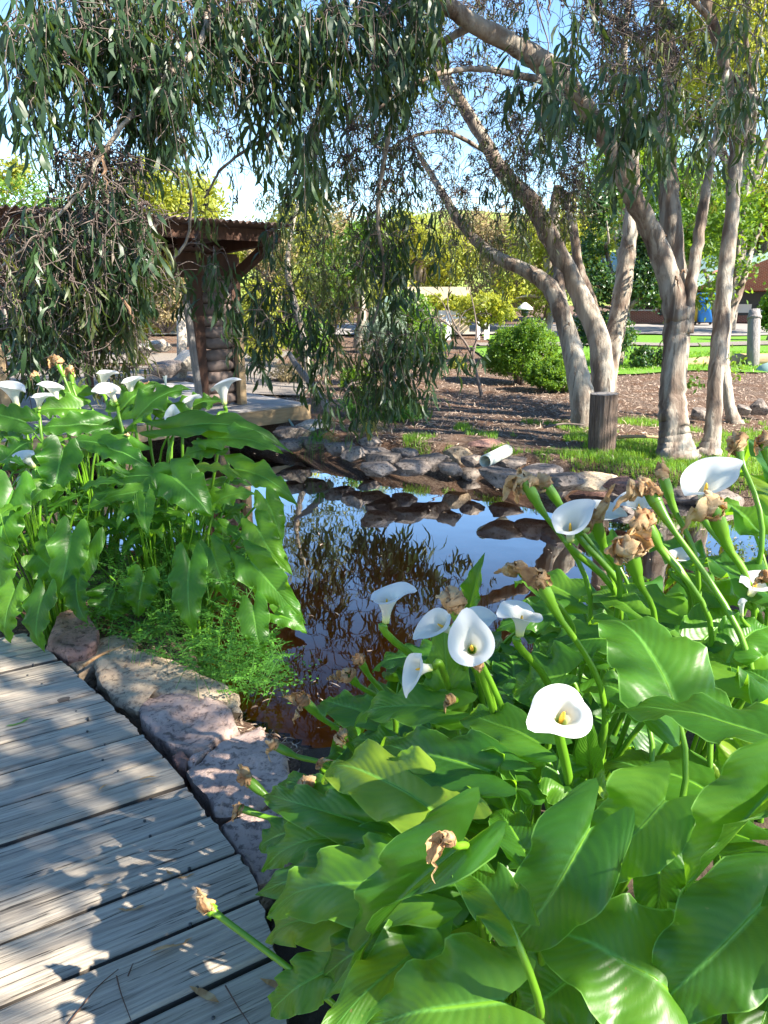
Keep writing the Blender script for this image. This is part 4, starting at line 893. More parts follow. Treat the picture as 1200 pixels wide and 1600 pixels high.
# --- hanging sprays: (px,py,rx,ry,d0,d1,count,leaf length,material,tree,len,nuts)
SPR=[
# top left, near and dark
(40,60,60,60,4.2,4.8,26,.125,'euc','C',.34,0),(40,170,34,30,4.3,4.6,7,.13,'euc','C',.26,0),(150,50,60,70,4.4,5.0,44,.12,'euc','C',.36,1),(240,90,60,80,4.5,5.1,56,.115,'euc','C',.42,1),(250,170,60,50,4.6,5.2,32,.115,'euc','C',.40,0),(350,40,50,60,4.7,5.3,30,.12,'euc','C',.36,1),(160,180,60,40,4.6,5.0,14,.11,'euc','C',.3,1),
(470,50,60,50,5.0,5.6,30,.13,'euc','C',.45,0),(440,150,40,60,5.2,5.8,18,.13,'euc','C',.5,0),(470,210,40,50,5.3,5.8,13,.13,'euc','C',.45,0),(560,50,60,50,5.0,5.6,34,.13,'euc','C',.45,1),(640,40,50,50,5.2,5.8,24,.135,'euc','C',.45,0),(600,110,50,40,5.3,6,16,.13,'euc','C',.42,0),
(90,130,40,40,4.4,4.9,12,.11,'euc','C',.36,1),(350,120,40,40,5.0,5.8,14,.10,'euc_back','C',.4,2),(400,70,40,50,5.0,5.8,12,.11,'euc','C',.4,2),(700,60,60,50,6.5,7.8,14,.08,'euc_back','B',.4,4),(720,150,50,50,7,8.5,12,.075,'euc_back','B',.4,4),
# left curtain in front of the pavilion
(145,285,75,35,4.7,5.1,26,.07,'euc','C',.30,4),(140,375,90,50,4.7,5.2,50,.11,'euc','C',.45,2),(70,430,80,60,4.7,5.3,36,.11,'euc_back','C',.45,2),(180,420,60,50,4.9,5.4,40,.125,'euc','C',.45,1),(60,520,80,50,4.9,5.5,36,.115,'euc','C',.40,1),(150,520,80,50,5.0,5.6,34,.11,'euc_back','C',.40,2),(230,400,40,60,5.3,5.8,14,.12,'euc_back','C',.40,1),(200,500,40,40,5.3,5.8,12,.11,'euc_back','C',.3,2),
(300,350,30,15,5.7,6.1,4,.10,'euc_back','C',.24,1),(265,440,20,40,5.8,6,5,.11,'euc','C',.25,0),(332,470,18,60,5.8,6.2,8,.12,'euc','C',.35,0),(415,390,30,20,6.8,7.3,5,.12,'euc','C',.25,0),(395,500,40,50,7.0,7.6,16,.13,'euc','C',.40,1),(440,490,40,50,7.2,7.8,10,.13,'euc','C',.45,1),
# middle thin curtain
(330,215,60,60,6.2,7.5,20,.075,'euc_back','C',.5,1),(390,250,40,50,6.5,7.5,5,.10,'euc_back','C',.4,0),(520,160,80,70,6.2,7.5,26,.08,'euc_back','C',.5,4),(500,290,60,60,6.4,7.4,15,.11,'euc','C',.45,2),(560,270,60,70,6.6,7.5,18,.08,'euc_back','C',.5,4),(620,250,50,70,6.6,7.5,18,.08,'euc','C',.45,4),(620,360,45,60,6.8,7.5,14,.12,'euc','C',.5,1),(560,380,50,50,6.8,7.5,14,.11,'euc_back','C',.45,1),(600,440,50,40,6.9,7.5,18,.12,'euc','C',.45,0),(470,330,40,50,7,8,6,.11,'euc_back','C',.4,1),(505,440,35,40,7.2,8,6,.11,'euc_back','C',.4,1),
# cascade over the water
(500,545,35,40,7.1,7.6,12,.13,'euc','C',.5,0),(560,560,50,30,7.2,7.7,17,.12,'euc_back','C',.45,1),(620,545,45,40,7.2,7.7,17,.13,'euc','C',.45,1),(670,545,30,40,7.3,7.7,14,.13,'euc','C',.40,0),(600,600,70,30,7.2,7.6,18,.125,'euc','C',.35,0),(530,635,40,25,7.1,7.5,9,.12,'euc','C',.32,0),(735,560,22,8,7.5,7.7,5,.12,'euc','C',.12,0),
# centre and right upper
(660,180,60,80,7.5,8.8,24,.075,'euc_back','B',.4,4),(700,300,70,60,8,9,22,.075,'euc_back','B',.4,4),(760,390,70,40,8.2,9.2,26,.10,'euc_back','B',.35,0),(800,220,60,60,7,8.4,24,.075,'euc_back','B',.4,5),(780,300,60,50,8,9,16,.10,'euc','B',.4,2),(860,260,50,60,7.5,8.6,24,.08,'euc_back','B',.4,5),(850,350,60,40,8.4,9.3,16,.10,'euc_back','B',.35,1),(900,300,40,50,8,9,16,.10,'euc_back','B',.35,2),(760,20,80,40,6.5,8,22,.08,'euc_back','B',.4,4),(830,170,60,40,5.6,6.4,10,.12,'euc','C',.3,1),
(865,160,36,36,4.0,4.3,9,.12,'euc','D',.24,0),(960,170,40,44,4.4,4.8,10,.12,'euc','D',.30,0),(1010,190,50,50,4.6,5.2,15,.12,'euc','D',.34,0),(890,30,50,40,4.4,5.0,7,.11,'euc','D',.3,1),(960,60,60,60,5,6,16,.08,'euc_back','D',.35,6),(1060,60,60,60,5.2,6.4,14,.12,'euc_back','D',.35,3),(1080,190,50,60,5.6,6.4,16,.12,'euc','D',.40,1),(1140,90,50,50,4.8,5.6,10,.11,'euc','D',.32,0),(1170,200,40,60,6,6.8,12,.12,'euc','D',.40,1),(1000,110,90,70,6,7,26,.07,'euc_back','D',.35,6),(930,200,60,70,6.6,7.4,22,.07,'euc_back','D',.35,3),(1180,20,60,40,6,7,10,.12,'euc_back','D',.35,1),(1090,270,60,40,7.6,8.6,12,.11,'euc_back','D',.35,1),
# overhead, above the frame (the pond mirrors it)
(300,-50,220,50,4.8,5.6,40,.12,'euc','C',.45,1),(880,-160,160,80,7,9,30,.12,'euc','B',.5,1),(1000,-120,160,80,5.5,8,36,.12,'euc','D',.45,1),
]
KEYT={'B':tb,'C':tc,'D':td}
import collections
leafbuf=collections.defaultdict(MB); twigbuf=collections.defaultdict(MB); nutbuf=collections.defaultdict(MB)
ico=[];
t_=(1+5**.5)/2
OCT=np.array([(1,0,0),(-1,0,0),(0,1,0),(0,-1,0),(0,0,1),(0,0,-1)],float);OT=np.array([(0,2,4),(2,1,4),(1,3,4),(3,0,4),(2,0,5),(1,2,5),(3,1,5),(0,3,5)])
items=[]
for (px,py,rx,ry,d0,d1,n,ll,mt,tr,ln,nu) in SPR:
    for k in range(n):
        a=random.uniform(0,6.283);q=math.sqrt(random.random()); d=random.uniform(d0,d1)
        p=D(px+math.cos(a)*q*rx,py+math.sin(a)*q*ry,d)+Vector((0,0,ln*.45)); items.append((tr,np.array(p),ln*random.uniform(.65,1.35),ll,mt,nu,n))
for key in ('B','C','D'):
    its=[i_ for i_ in items if i_[0]==key]; nodes=np.array(NODES[key]); nd0=len(nodes)
    its.sort(key=lambda i_: np.min(np.linalg.norm(nodes-i_[1],axis=1)))
    NL=[n_ for n_ in nodes]
    for (_,p,ln,ll,mt,nu,cnt) in its:
        A_=np.array(NL); dd=np.linalg.norm((A_-p)*[1,1,1],axis=1)+np.where(A_[:,2]<p[2]-.1,.5,0); j=int(np.argmin(dd)); s=A_[j]; dist=np.linalg.norm(p-s)
        if dist>.06:
            m1=s+(p-s)*.4+rdir(1)[0]*.10*dist+np.array([0,0,.12*dist]); m2=s+(p-s)*.75+rdir(1)[0]*.08*dist
            path=catmull([s,m1,m2,p],3); rad=np.linspace(.0035+.0035*min(dist,1.5),.0028,len(path))
            V_,Q_,T_,U_=tube(path,rad,5,cap=False); twigbuf[key].add(V_,Q_,None,U_)
            NL.append(m2)
        NL.append(p)
        # the drooping spray
        az=random.uniform(0,6.283); out=np.array([math.cos(az),math.sin(az),0])*ln*random.uniform(.1,.45)
        e=p+out+np.array([0,0,-ln]); path=catmull([p,p+out*.5+np.array([0,0,ln*random.uniform(-.12,.06)]),p+out*.95+np.array([0,0,-ln*.5]),e],5)
        V_,Q_,T_,U_=tube(path,np.linspace(.0028,.0012,len(path)),4,cap=False); twigbuf[key].add(V_,Q_,None,U_)
        nl=int(ln*27*random.uniform(.6,1.3))+4
        tt=np.clip(rng.choice(rng.uniform(.25,1,3),nl)+rng.normal(0,.09,nl),.05,1)*(len(path)-1); i0=np.clip(tt.astype(int),0,len(path)-2); fr=(tt-i0)[:,None]
        LP=path[i0]*(1-fr)+path[i0+1]*fr
        # side twiglets carry the leaves a little off the axis
        off=rdir(nl)*[1,1,.4]*rng.uniform(.01,.09,(nl,1)); 
        Dd=rdir(nl)*.5+off*4+[0,0,-1.0]; Nn=rdir(nl)*[1,1,.3]
        ll2=ll*(1.32 if mt=='euc' else 1.05); lens_leaves(LP+off,Dd,Nn,ll2*rng.uniform(.65,1.4,nl),.0215*(ll2/.13)*rng.uniform(.65,1.35,nl),np.clip(rng.uniform(0,.5)+rng.uniform(0,.5,nl),0,1),.26,leafbuf[(key,mt)])
        if nu:
            nn=random.randint(3,8)*nu
            for q in range(nu):
                c=path[random.randint(0,len(path)-1)]+rdir(1)[0]*.05
                m_=random.randint(4,9); ctrs=c+rdir(m_)*rng.uniform(.01,.035,(m_,1)); r_=rng.uniform(.0055,.0095,m_)
                V=(ctrs[:,None,:]+OCT[None]*r_[:,None,None]*[1,1,1.3]).reshape(-1,3); T=(np.arange(m_)[:,None,None]*6+OT[None]).reshape(-1,3)
                nutbuf[key].add(V,None,T)
                # bare crooked twiglet beside the cluster
                for _b in range(2):
                    b_=c+rdir(1)[0]*random.uniform(.10,.38)*np.array([1,1,.9])-np.array([0,0,.08])
                    V_,Q_,T_,U_=tube(catmull([c,c+(b_-c)*.35+rdir(1)[0]*.04,c+(b_-c)*.7+rdir(1)[0]*.05,b_],3),np.linspace(.0034,.0016,10),4,cap=False); twigbuf[key].add(V_,Q_,None,U_)
for key,t__ in KEYT.items():
    twigbuf[key].build('twigs',M['twig'],t__)
    for mt in ('euc','euc_back'):
        if (key,mt) in leafbuf: leafbuf[(key,mt)].build('foliage',M[mt],t__,smooth=False)
    if nutbuf[key].n: nutbuf[key].build('seed_pods',M['nuts'],t__)
# overhead canopy of the gums that shades pond and lily beds (above and right of the frame)
def canopy(tree,blobs,n,clump=.45):
    return crown('foliage',M['euc'],tree,blobs,n,.17,.04,clump=clump,narrow=True,down=1.1,hollow=.1,per=60)
DEN=.31
canopy(tc,[(3.2,4.6,5.2,2.0,1.9,.8),(1.8,6.6,5.2,1.8,1.3,.7),(5.0,6.4,6.0,2.2,1.9,.9)],int(24000*DEN))
canopy(td,[(6.5,4.2,5.6,2.2,2.2,1.0),(7.2,7.2,6.2,2.2,2.0,1.0)],int(17000*DEN))
tg=thing('gum_tree','gum tree beside the path out of the picture whose crown shades the lilies','tree',(6.3,-.6,-.1))
P,r=limb([(600,800,1,1),(600,801,1,1)],2)
bare('trunk',[(catmull([(6.3,-.6,-.2),(6.2,-.5,1.5),(6.4,-.2,3),(6.0,.1,5.2)],6),np.linspace(.2,.09,19)),(catmull([(6.3,-.3,2.8),(5.2,-.8,4.2),(4.2,-1.4,5.2)],6),np.linspace(.1,.04,13)),(catmull([(6.3,-.3,2.6),(5.4,.8,4.2),(4.4,1.6,5.2)],6),np.linspace(.1,.04,13))],M['bark'],tg,12,.15)
canopy(tg,[(3.7,.3,5.0,1.2,1.3,.7),(3.3,-2.2,5.0,1.2,1.0,.6),(3.0,2.2,4.9,1.5,1.4,.6),(6.0,2.0,5.8,1.8,1.6,.9)],int(17000*DEN))
canopy(tg,[(5.5,-.8,5.3,1.5,1.2,.5)],360,.22)
canopy(tg,[(3.6,-.3,5.1,1.1,1.3,.5)],int(5200*DEN),.6)

canopy(tb,[(.2,9.8,6.0,2.2,1.1,.9),(2.6,9.6,6.2,1.8,1.1,.9)],5000)
# ================================================================== LILIES
UPV=Vector((0,0,1))
def leaf_geo(B,T,width,N0=None,roll=0,fold=.35,droop=.12,wave=.26,lobes=.27,flapL=0,flapR=0,seed=0,twist=0,tip=.0):
    rd=random.Random(seed); B=Vector(B);T=Vector(T); Dv=T-B; L=Dv.length; ey=Dv/L
    N=(N0 or Vector((0,-.35,1))).copy(); N=N-ey*N.dot(ey); N.normalize(); ex=ey.cross(N)
    if roll: 
        c,s=math.cos(roll),math.sin(roll); ex,N=ex*c+N*s,N*c-ex*s
    ns=26;us=[-1,-.93,-.8,-.62,-.42,-.22,-.08,0,.08,.22,.42,.62,.8,.93,1]; hw=width/2
    f1,f2=rd.uniform(2.6,4.4),rd.uniform(2.6,4.4);p1,p2=rd.uniform(0,6.28),rd.uniform(0,6.28);bend=rd.uniform(-.08,.08); wave*=rd.uniform(.75,1.5); tip=tip or rd.uniform(0,.14);gg=rd.uniform(6.5,9.5)
    V=[];U=[]
    for i_ in range(ns+1):
        s=(i_/ns); s=s**.9
        w_=(.80+.20*math.sin(math.pi/2*s/.2)) if s<.2 else max(0,1-((s-.2)/.8)**1.55)**.92
        if s>.9: w_*=.92
        for u in us:
            a=abs(u); sd_=-1 if u<0 else 1
            f_,p_=(f1,p1) if u<0 else (f2,p2)
            rip=math.sin(6.283*f_*s+p_)*a**2.6+.35*math.sin(6.283*gg*s+p_*2)*a**4
            x=a*hw*w_*(1+.06*math.sin(6.283*f_*s+p_+1.2))
            ang=fold*(1-.5*s)*(1-.55*a)+twist*s*sd_
            fl=flapL if u<0 else flapR
            if fl:
                ang+=fl*min(1,max(0,(s+.1)*2.2))*(.55+.45*a)
            y=s*L-lobes*L*(1-s)**3.2*math.sin(math.pi*.84*a)**1.15
            # arch of the midrib
            zz=droop*L*(4*s*(1-s))-tip*L*max(0,s-.65)**2*8+hw*.16*mnoise.noise(Vector((u*1.4+seed,s*3.2,seed*.37)))
            X_=sd_*x*math.cos(ang); Z_=x*math.sin(ang)+wave*hw*w_**.6*rip+zz-.05*hw*(a**2)
            X_+=bend*L*math.sin(math.pi*s)
            V.append(B+ey*y+ex*X_+N*Z_); U.append((u,s))
    m_=len(us); Qs=[(i_*m_+k,i_*m_+k+1,(i_+1)*m_+k+1,(i_+1)*m_+k) for i_ in range(ns) for k in range(m_-1)]
    # midrib thickness: slight keel is in the shader
    return V,Qs,U,ey,N
PL={'R':[], 'L':[]}
def plant(side,x,y,label):
    z=float(gz(x,y)); o=thing('calla_lily',label,'lily plant',(x,y,z),'calla lilies on the right bank' if side=='R' else 'calla lilies on the left bank'); PL[side].append((o,Vector((x,y,z)))); return o
def nearest(side,p): return min(PL[side],key=lambda q:(q[1].xy-Vector(p).xy).length)
def stalk_path(G0,B,ey,k=.35,n=12):
    h=(B-G0).length; c1=G0+Vector((0,0,h*.45))+(B-G0)*.10; c2=B-ey*h*.18-Vector((0,0,h*.16)); return bez(G0,c1,c2,B,n)
lcount=0
def add_leaf(side,B,T,width,N0=None,root=None,**k):
    global lcount; lcount+=1; B=Vector(B);T=Vector(T)
    V,Qs,U,ey,N=leaf_geo(B,T,width,N0,seed=lcount*7+3,**k)
    pl,pp_=nearest(side,B if root is None else root)
    o=mesh_obj('leaf',V,Qs,None,M['lily'],pl,U)
    back=Vector((ey.x,ey.y,0)); back=back.normalized() if back.length>.01 else Vector((0,0,0))
    g=B-back*random.uniform(.08,.18); g=g.lerp(pp_,.62); G0=Vector((g.x,g.y,float(gz(g.x,g.y))-.03))
    if pond_sd(G0.x,G0.y)<.02: G0=Vector((pp_.x,pp_.y,pp_.z-.03))
    P=stalk_path(G0,B+ey*.004-N*.002,ey); mb=MB(); V_,Q_,T_,U_=tube(P,np.linspace(.0095,.005,len(P)),7,cap=False); mb.add(V_,Q_,None,U_)
    # the rib under the blade continues the stalk
    sp=[Vector(V[i_*15+7])-N*.0022 for i_ in range(0,24,2)]; V_,Q_,T_,U_=tube(sp,np.linspace(.0045,.0008,len(sp)),5,cap=False); mb.add(V_,Q_,None,U_)
    mb.build('stalk',M['stalk'],o); return o
def frame_from(ax,tipd):
    ax=ax.normalized(); t=tipd-ax*tipd.dot(ax); 
    if t.length<.05: t=Vector((1,0,0))-ax*ax.x
    t.normalize(); return ax,t,ax.cross(t)
def camv(r,u,t): # right, up, toward the viewer
    return Vector((r,-t,u)).normalized()
def fresh(side,C,ax,tipd,size,G,stemw=.0062,Hs=1.35,curl=.5,open_=1.0,root=None):
    """C: centre of the mouth; size: mouth diameter in metres; G: list of stem way points down to the ground"""
    ax,t,b=frame_from(ax,tipd); H_=size*Hs; base=C-ax*H_*.62
    pl,pp_=nearest(side,G[-1] if root is None else root)
    fl=mesh_obj('flower',[(0,0,0)],mat=None,parent=pl,F=[]) if False else None
    nh,nth=18,44; V=[];U=[]; r0=size*.10; Rm=size*.5*open_
    for i_ in range(nh+1):
        h=i_/nh
        for k in range(nth):
            th=k/nth*6.2832; c=math.cos(th)
            pointy=math.exp(-((((th+math.pi)%6.2832)-math.pi)/.30)**2)
            Rr=r0*(1-.1*math.sin(math.pi*min(h*2,1)))+(Rm*(1+.14*c+.38*pointy*h)-r0)*(.35*h**1.3+.65*h**3.2)*(1+.05*math.sin(3*th+size*90)*h)
            z=H_*(.72*h**.85)+size*.16*h**2*c - curl*size*.55*max(0,h-.72)**1.5*(1+.7*pointy+.4*math.sin(2*th+size*50))*2.2
            if abs(th-math.pi)<.5: z-=size*.12*h**3*(1-abs(th-math.pi)/.5)
            Rr*=(0 if i_==0 else 1); V.append(base+ax*z+t*(Rr*c+size*.0)+b*Rr*math.sin(th)); U.append((th/6.2832,h))
    Qs=[(i_*nth+k,i_*nth+(k+1)%nth,(i_+1)*nth+(k+1)%nth,(i_+1)*nth+k) for i_ in range(nh) for k in range(nth)]
    P=catmull([tuple(base-ax*.001),tuple(base-ax*size*.24)]+[tuple(g) for g in G],5)
    V_,Q_,T_,U_=tube(P,np.linspace(r0*.98 if r0<.012 else .011,stemw*1.25,len(P)),9); V_=np.array(V_)
    mb=MB(); mb.add(V_,Q_,T_,U_); fl=mb.build('flower_stem',M['stalk'],pl)
    sp=mesh_obj('spathe',V,Qs,None,M['spathe'],fl,U)
    P=[base+ax*H_*q+t*size*.01 for q in (.10,.2,.32,.42,.50,.53)]; V_,Q_,T_,U_=tube(P,np.array([.04,.05,.05,.042,.028,.008])*size*.85,10); mb=MB(); mb.add(V_,Q_,T_,U_); mb.build('spadix',M['spadix'],fl)
    return fl
def ribbon(C,d0,d1,L,W,seed,roll=1.6,kink=.35):
    """crumpled dried petal rolled round its own length"""
    rd=random.Random(seed); d0=Vector(d0).normalized(); d1=Vector(d1).normalized()
    P=bez(C,C+d0*L*.38,C+d0*L*.5+d1*L*.25,C+d0*L*.35+d1*L*.75,16)
    P=P+np.array([[mnoise.noise(Vector((a*.45+seed,0,0)))*L*.10,mnoise.noise(Vector((a*.45,seed,0)))*L*.10,mnoise.noise(Vector((a*.45,0,seed)))*L*.06] for a in range(len(P))])
    T_=np.gradient(P,axis=0);T_/=np.linalg.norm(T_,axis=1,keepdims=True)+1e-9
    ref=np.array([rd.uniform(-1,1),rd.uniform(-1,1),rd.uniform(-.3,.6)]); V=[];U=[];m_=15
    for a in range(len(P)):
        s=a/(len(P)-1); S=np.cross(T_[a],ref);S/=np.linalg.norm(S)+1e-9;N=np.cross(S,T_[a])
        w_=W*(.55+.75*math.sin(math.pi*min(1,s*1.15+.12))**1.0)*(1-s**6*.75)*(1+.35*mnoise.noise(Vector((s*5,seed,3))))
        for k in range(m_):
            u=k/(m_-1)*2-1; an=u*roll*(1+.6*mnoise.noise(Vector((s*4,seed,8)))); rr=w_*.62*(1+kink*1.3*mnoise.noise(Vector((u*3.2+seed,s*5.5,seed*.7)))+.22*mnoise.noise(Vector((u*9,s*9,seed))))
            V.append(P[a]+S*math.sin(an)*rr-N*math.cos(an)*rr*.8); U.append((u*.5+.5,s))
    Q=[(a*m_+k,a*m_+k+1,(a+1)*m_+k+1,(a+1)*m_+k) for a in range(len(P)-1) for k in range(m_-1)]
    return V,Q,U
def wilted(side,C,G,size,ribs,seed,tube_l=None,bud=False,root=None):
    """C: top of the swollen green tube; G: stem way points; ribs: list of (start dir, end dir, length factor, width factor)"""
    C=Vector(C); pl,pp_=nearest(side,G[-1] if root is None else root); g0=Vector(G[0]); ax=(C-g0).normalized(); tl=tube_l or size*1.0
    q=C-ax*tl
    P=catmull([tuple(C),tuple(C-ax*tl*.5),tuple(q)]+[tuple(g) for g in G],6); n=len(P)
    Ls=np.concatenate([[0],np.cumsum(np.linalg.norm(np.diff(P,axis=0),axis=1))]); rad=[]
    rs=.0056+size*.010
    for l in Ls:
        s=l/tl; rad.append(size*(.135+.055*math.sin(math.pi*min(1,s*1.0+.12)))*(1-.35*max(0,min(1,(s-.7)/.5))) if s<1.0 else rs+(size*.13-rs)*max(0,1-(s-1)*3) )
    V_,Q_,T_,U_=tube(P,np.array(rad),11,wob=.10,seed=seed); mb=MB(); mb.add(V_,Q_,T_,U_); fl=mb.build('flower_stem',M['stalk'],pl)
    mb=MB()
    for j,(d0,d1,lf,wf) in enumerate(ribs):
        V,Q,U=ribbon(C-ax*size*.12,camv(*d0),camv(*d1),size*lf,size*.34*wf,seed*3.7+j*11.3); mb.add(V,Q,None,U)
    V,Q,U=ribbon(C-ax*size*.22,ax,ax,size*.55,size*.36,seed*5.1,2.9,.25); mb.add(V,Q,None,U)
    mb.build('withered_spathe',M['dead'],fl); return fl

# ---- plants on the right bank
plant('R',.30,1.20,'calla lily at the bottom centre with a brown withered bloom hanging over wavy leaves')
plant('R',.78,1.18,'calla lily with the largest leaves in the bottom right corner')
plant('R',.36,1.72,'calla lily bearing the wide open white flower nearest the viewer')
plant('R',.02,1.95,'calla lily leaning over the stones with several small brown crumpled blooms')
plant('R',-.12,1.50,'low calla lily sending one long stem with a pale withered bud out over the boardwalk')
plant('R',.28,2.25,'calla lily at the water edge with clustered white flowers behind one withered bloom')
plant('R',.72,2.05,'calla lily with a withered tan bloom above a big leaf patched with sun')
plant('R',1.02,2.55,'calla lily with white flowers behind brown curled withered blooms at the right of the pond')
plant('R',1.20,2.05,'calla lily at the right edge with a large curled white flower held highest')
plant('R',1.62,2.75,'calla lily far right with bright orange brown withered blooms against the grass')
def ground_of(side,p):
    pl,pp_=nearest(side,p); g=Vector((p[0],p[1],0)).lerp(Vector((pp_.x,pp_.y,0)),.5); return Vector((g.x,g.y,float(gz(g.x,g.y))-.03))
# hero leaves: base px, tip px, base h, tip h, width px, options
HL=[
((689,1280),(490,1208),.60,.52,108,{}),
((647,1392),(403,1428),.52,.36,112,dict(fold=.2)),
((583,1291),(409,1240),.50,.40,66,{}),
((765,1208),(588,1163),.66,.56,96,{}),
((700,1112),(545,1128),.62,.52,66,dict(wave=.3)),
((585,1124),(498,1096),.48,.42,62,{}),
((772,1180),(822,1285),.66,.60,88,dict(roll=.9,flapL=.5)),
((722,1322),(545,1548),.66,.36,112,dict(flapL=1.4,fold=.35,wave=.22,droop=.10)),
((922,1294),(784,1496),.72,.50,118,dict(fold=.2,wave=.13,droop=.14)),
((1058,1566),(818,1436),.50,.56,186,dict(fold=.15,wave=.10,roll=-.1)),
((1188,1418),(996,1597),.62,.46,140,dict(wave=.2)),
((1040,1252),(917,1376),.74,.60,132,dict(flapL=.35,wave=.2)),
((1022,1322),(1013,1452),.62,.48,80,{}),
((1215,1225),(1066,1398),.84,.66,120,dict(flapL=1.5,fold=.5,wave=.26,droop=.1)),
((1222,1165),(945,1116),.82,.74,100,dict(wave=.2,roll=-.25)),
((1062,1118),(926,950),.76,.84,150,dict(fold=.22,wave=.10,roll=-.05,lobes=.2)),
((1190,1082),(1028,1004),.70,.66,108,dict(wave=.12)),
((1225,1105),(1135,1050),.74,.7,80,{}),
((1200,935),(1078,872),.80,.80,84,dict(roll=-.2)),
((1085,885),(995,846),.72,.70,60,{}),
((1062,965),(940,928),.66,.62,64,{}),
((940,1030),(838,1010),.66,.60,78,{}),
((990,958),(902,933),.74,.70,46,{}),
((702,1118),(690,958),.58,.80,78,dict(N0=Vector((-.3,-1,.15)),droop=.02,wave=.1,lobes=.12)),
((728,965),(752,868),.70,.88,52,dict(N0=Vector((-.6,-1,0)),flapR=.6,droop=.08,lobes=.1)),
((690,1030),(578,1046),.50,.42,50,{}),
((842,1162),(712,1118),.70,.66,74,dict(fold=.15)),
((885,1052),(795,1080),.66,.56,92,{}),
((958,1000),(842,1036),.72,.64,70,{}),
((785,1566),(560,1606),.52,.44,150,dict(fold=.15)),
((632,1450),(498,1528),.42,.30,92,{}),
((572,1440),(408,1470),.38,.26,84,{}),
((515,1515),(412,1590),.30,.18,66,{}),
((700,1480),(592,1592),.48,.36,120,{}),
((795,1436),(703,1356),.66,.62,76,dict(fold=.3)),
((558,1312),(408,1362),.46,.34,78,{}),
((628,1330),(398,1398),.48,.34,84,{}),
((1215,800),(1128,742),.95,.96,64,dict(wave=.25)),
((1225,760),(1165,700),.98,.98,50,{}),
((1180,830),(1085,790),.84,.82,62,{}),
((925,1205),(922,1112),.66,.82,40,dict(N0=Vector((0,-1,.1)),droop=0,lobes=.05,wave=.03)),
((850,1232),(786,1168),.64,.6,84,{}),
((950,1222),(946,1302),.68,.60,62,dict(roll=.5)),
((870,1205),(905,1268),.68,.62,74,{}),
((1110,1405),(1085,1500),.56,.44,90,{}),
((1190,1200),(1120,1235),.64,.58,110,{}),
((905,940),(800,905),.60,.56,60,{}),
((870,960),(775,985),.60,.55,60,{}),
((1120,940),(1040,900),.76,.72,60,{}),
((820,1330),(770,1262),.62,.6,60,{}),
((900,1520),(800,1590),.42,.34,110,{}),
((1000,1100),(905,1085),.68,.62,80,{}),
((960,870),(880,845),.62,.6,50,{}),
((1100,1000),(1170,960),.72,.74,80,{}),
((1150,1010),(1210,980),.76,.78,70,{}),
((640,1180),(545,1160),.50,.46,48,{}),
((520,1250),(430,1222),.44,.40,44,{}),
((455,1300),(400,1330),.32,.24,46,{}),
]
for (b,t,hb,ht,wpx,op) in HL:
    B=H(*b,hb);T=H(*t,ht); d=((B+T)/2-Vector((0,0,CAMZ))).length*.95
    op=dict(op); 
    if 'N0' not in op: op['N0']=Vector((random.uniform(-.15,.15),-.55,1))
    add_leaf('R',B,T,wpx/F_PX*d*1.08,**op)
# filler leaves lower in each plant
for (o,p) in PL['R']:
    for k in range(15):
        a=random.uniform(0,6.283); lv=random.random(); h=random.uniform(.20,.46)
        r_=random.uniform(.05,.22); B=p+Vector((math.cos(a)*r_,math.sin(a)*r_,h+.1)); l=random.uniform(.22,.36)
        T=B+Vector((math.cos(a),math.sin(a)-.15,random.uniform(-.75,.1))).normalized()*l
        px,py,d=toP(T)
        if (px<470 and py>1150) or (px<610 and py<1125): continue
        T.z=max(T.z,.05)
        add_leaf('R',B,T,l*random.uniform(.36,.5),root=p,fold=random.uniform(.1,.4),droop=random.uniform(.05,.2))
def W(side,pts,last=None):
    Ps=[H(*pts[-1])]; g=ground_of(side,Ps[-1]); return Ps+[Ps[-1].lerp(g,.5)+Vector((0,0,.02)),g]
def W_old(side,pts,last=None):
    """stem way points given as (px,py,h); ends in the ground by the nearest plant"""
    Ps=[H(*p) for p in pts]; g=ground_of(side,Ps[-1]); 
    mid=Ps[-1].lerp(g,.5)+Vector((0,0,.03)); return Ps+[mid,g]
# ---- fresh flowers, right bank: mouth px, h, axis, tip direction, width px, stem
def FR(px,py,h,ax,tip,wpx,stem,**k):
    C=H(px,py,h); d=(C-Vector((0,0,CAMZ))).length*.97
    fresh('R',C,camv(*ax),camv(*tip),wpx/F_PX*d,W('R',stem),**k)
FR(884,1108,.86,(-.05,.80,.62),(-.85,-.4,.3),92,[(884,1200,.74),(892,1270,.60)],Hs=1.15)
FR(736,1008,.90,(-.15,.62,.80),(-.1,.9,-.4),74,[(752,1070,.76),(775,1130,.62)],Hs=1.1)
FR(644,1046,.76,(-.95,.10,.38),(-.3,-.9,.2),60,[(690,1085,.66),(715,1130,.5)],Hs=1.0)
FR(604,928,.90,(.02,1,.12),(1,.25,.1),62,[(606,978,.82),(640,1020,.74),(682,1088,.60)],Hs=1.5,curl=.7)
FR(680,972,.82,(-.75,.62,.35),(-1,-.1,.2),58,[(708,1005,.78),(730,1070,.64)],Hs=1.1)
FR(742,966,.85,(.35,.95,.2),(.8,.3,-.1),50,[(742,1010,.80),(752,1080,.64)],Hs=1.5)
FR(817,955,.88,(.02,.98,.25),(-.8,-.2,.5),68,[(806,1005,.78),(826,1042,.72),(862,1092,.62)],Hs=1.25)
FR(890,812,.98,(-.2,.88,.48),(.6,.1,-.3),62,[(915,872,.88),(940,910,.80),(968,945,.72)],Hs=1.35)
FR(937,797,.97,(.35,.85,.35),(.9,.2,.2),54,[(948,850,.88),(968,905,.78),(985,950,.7)],Hs=1.45)
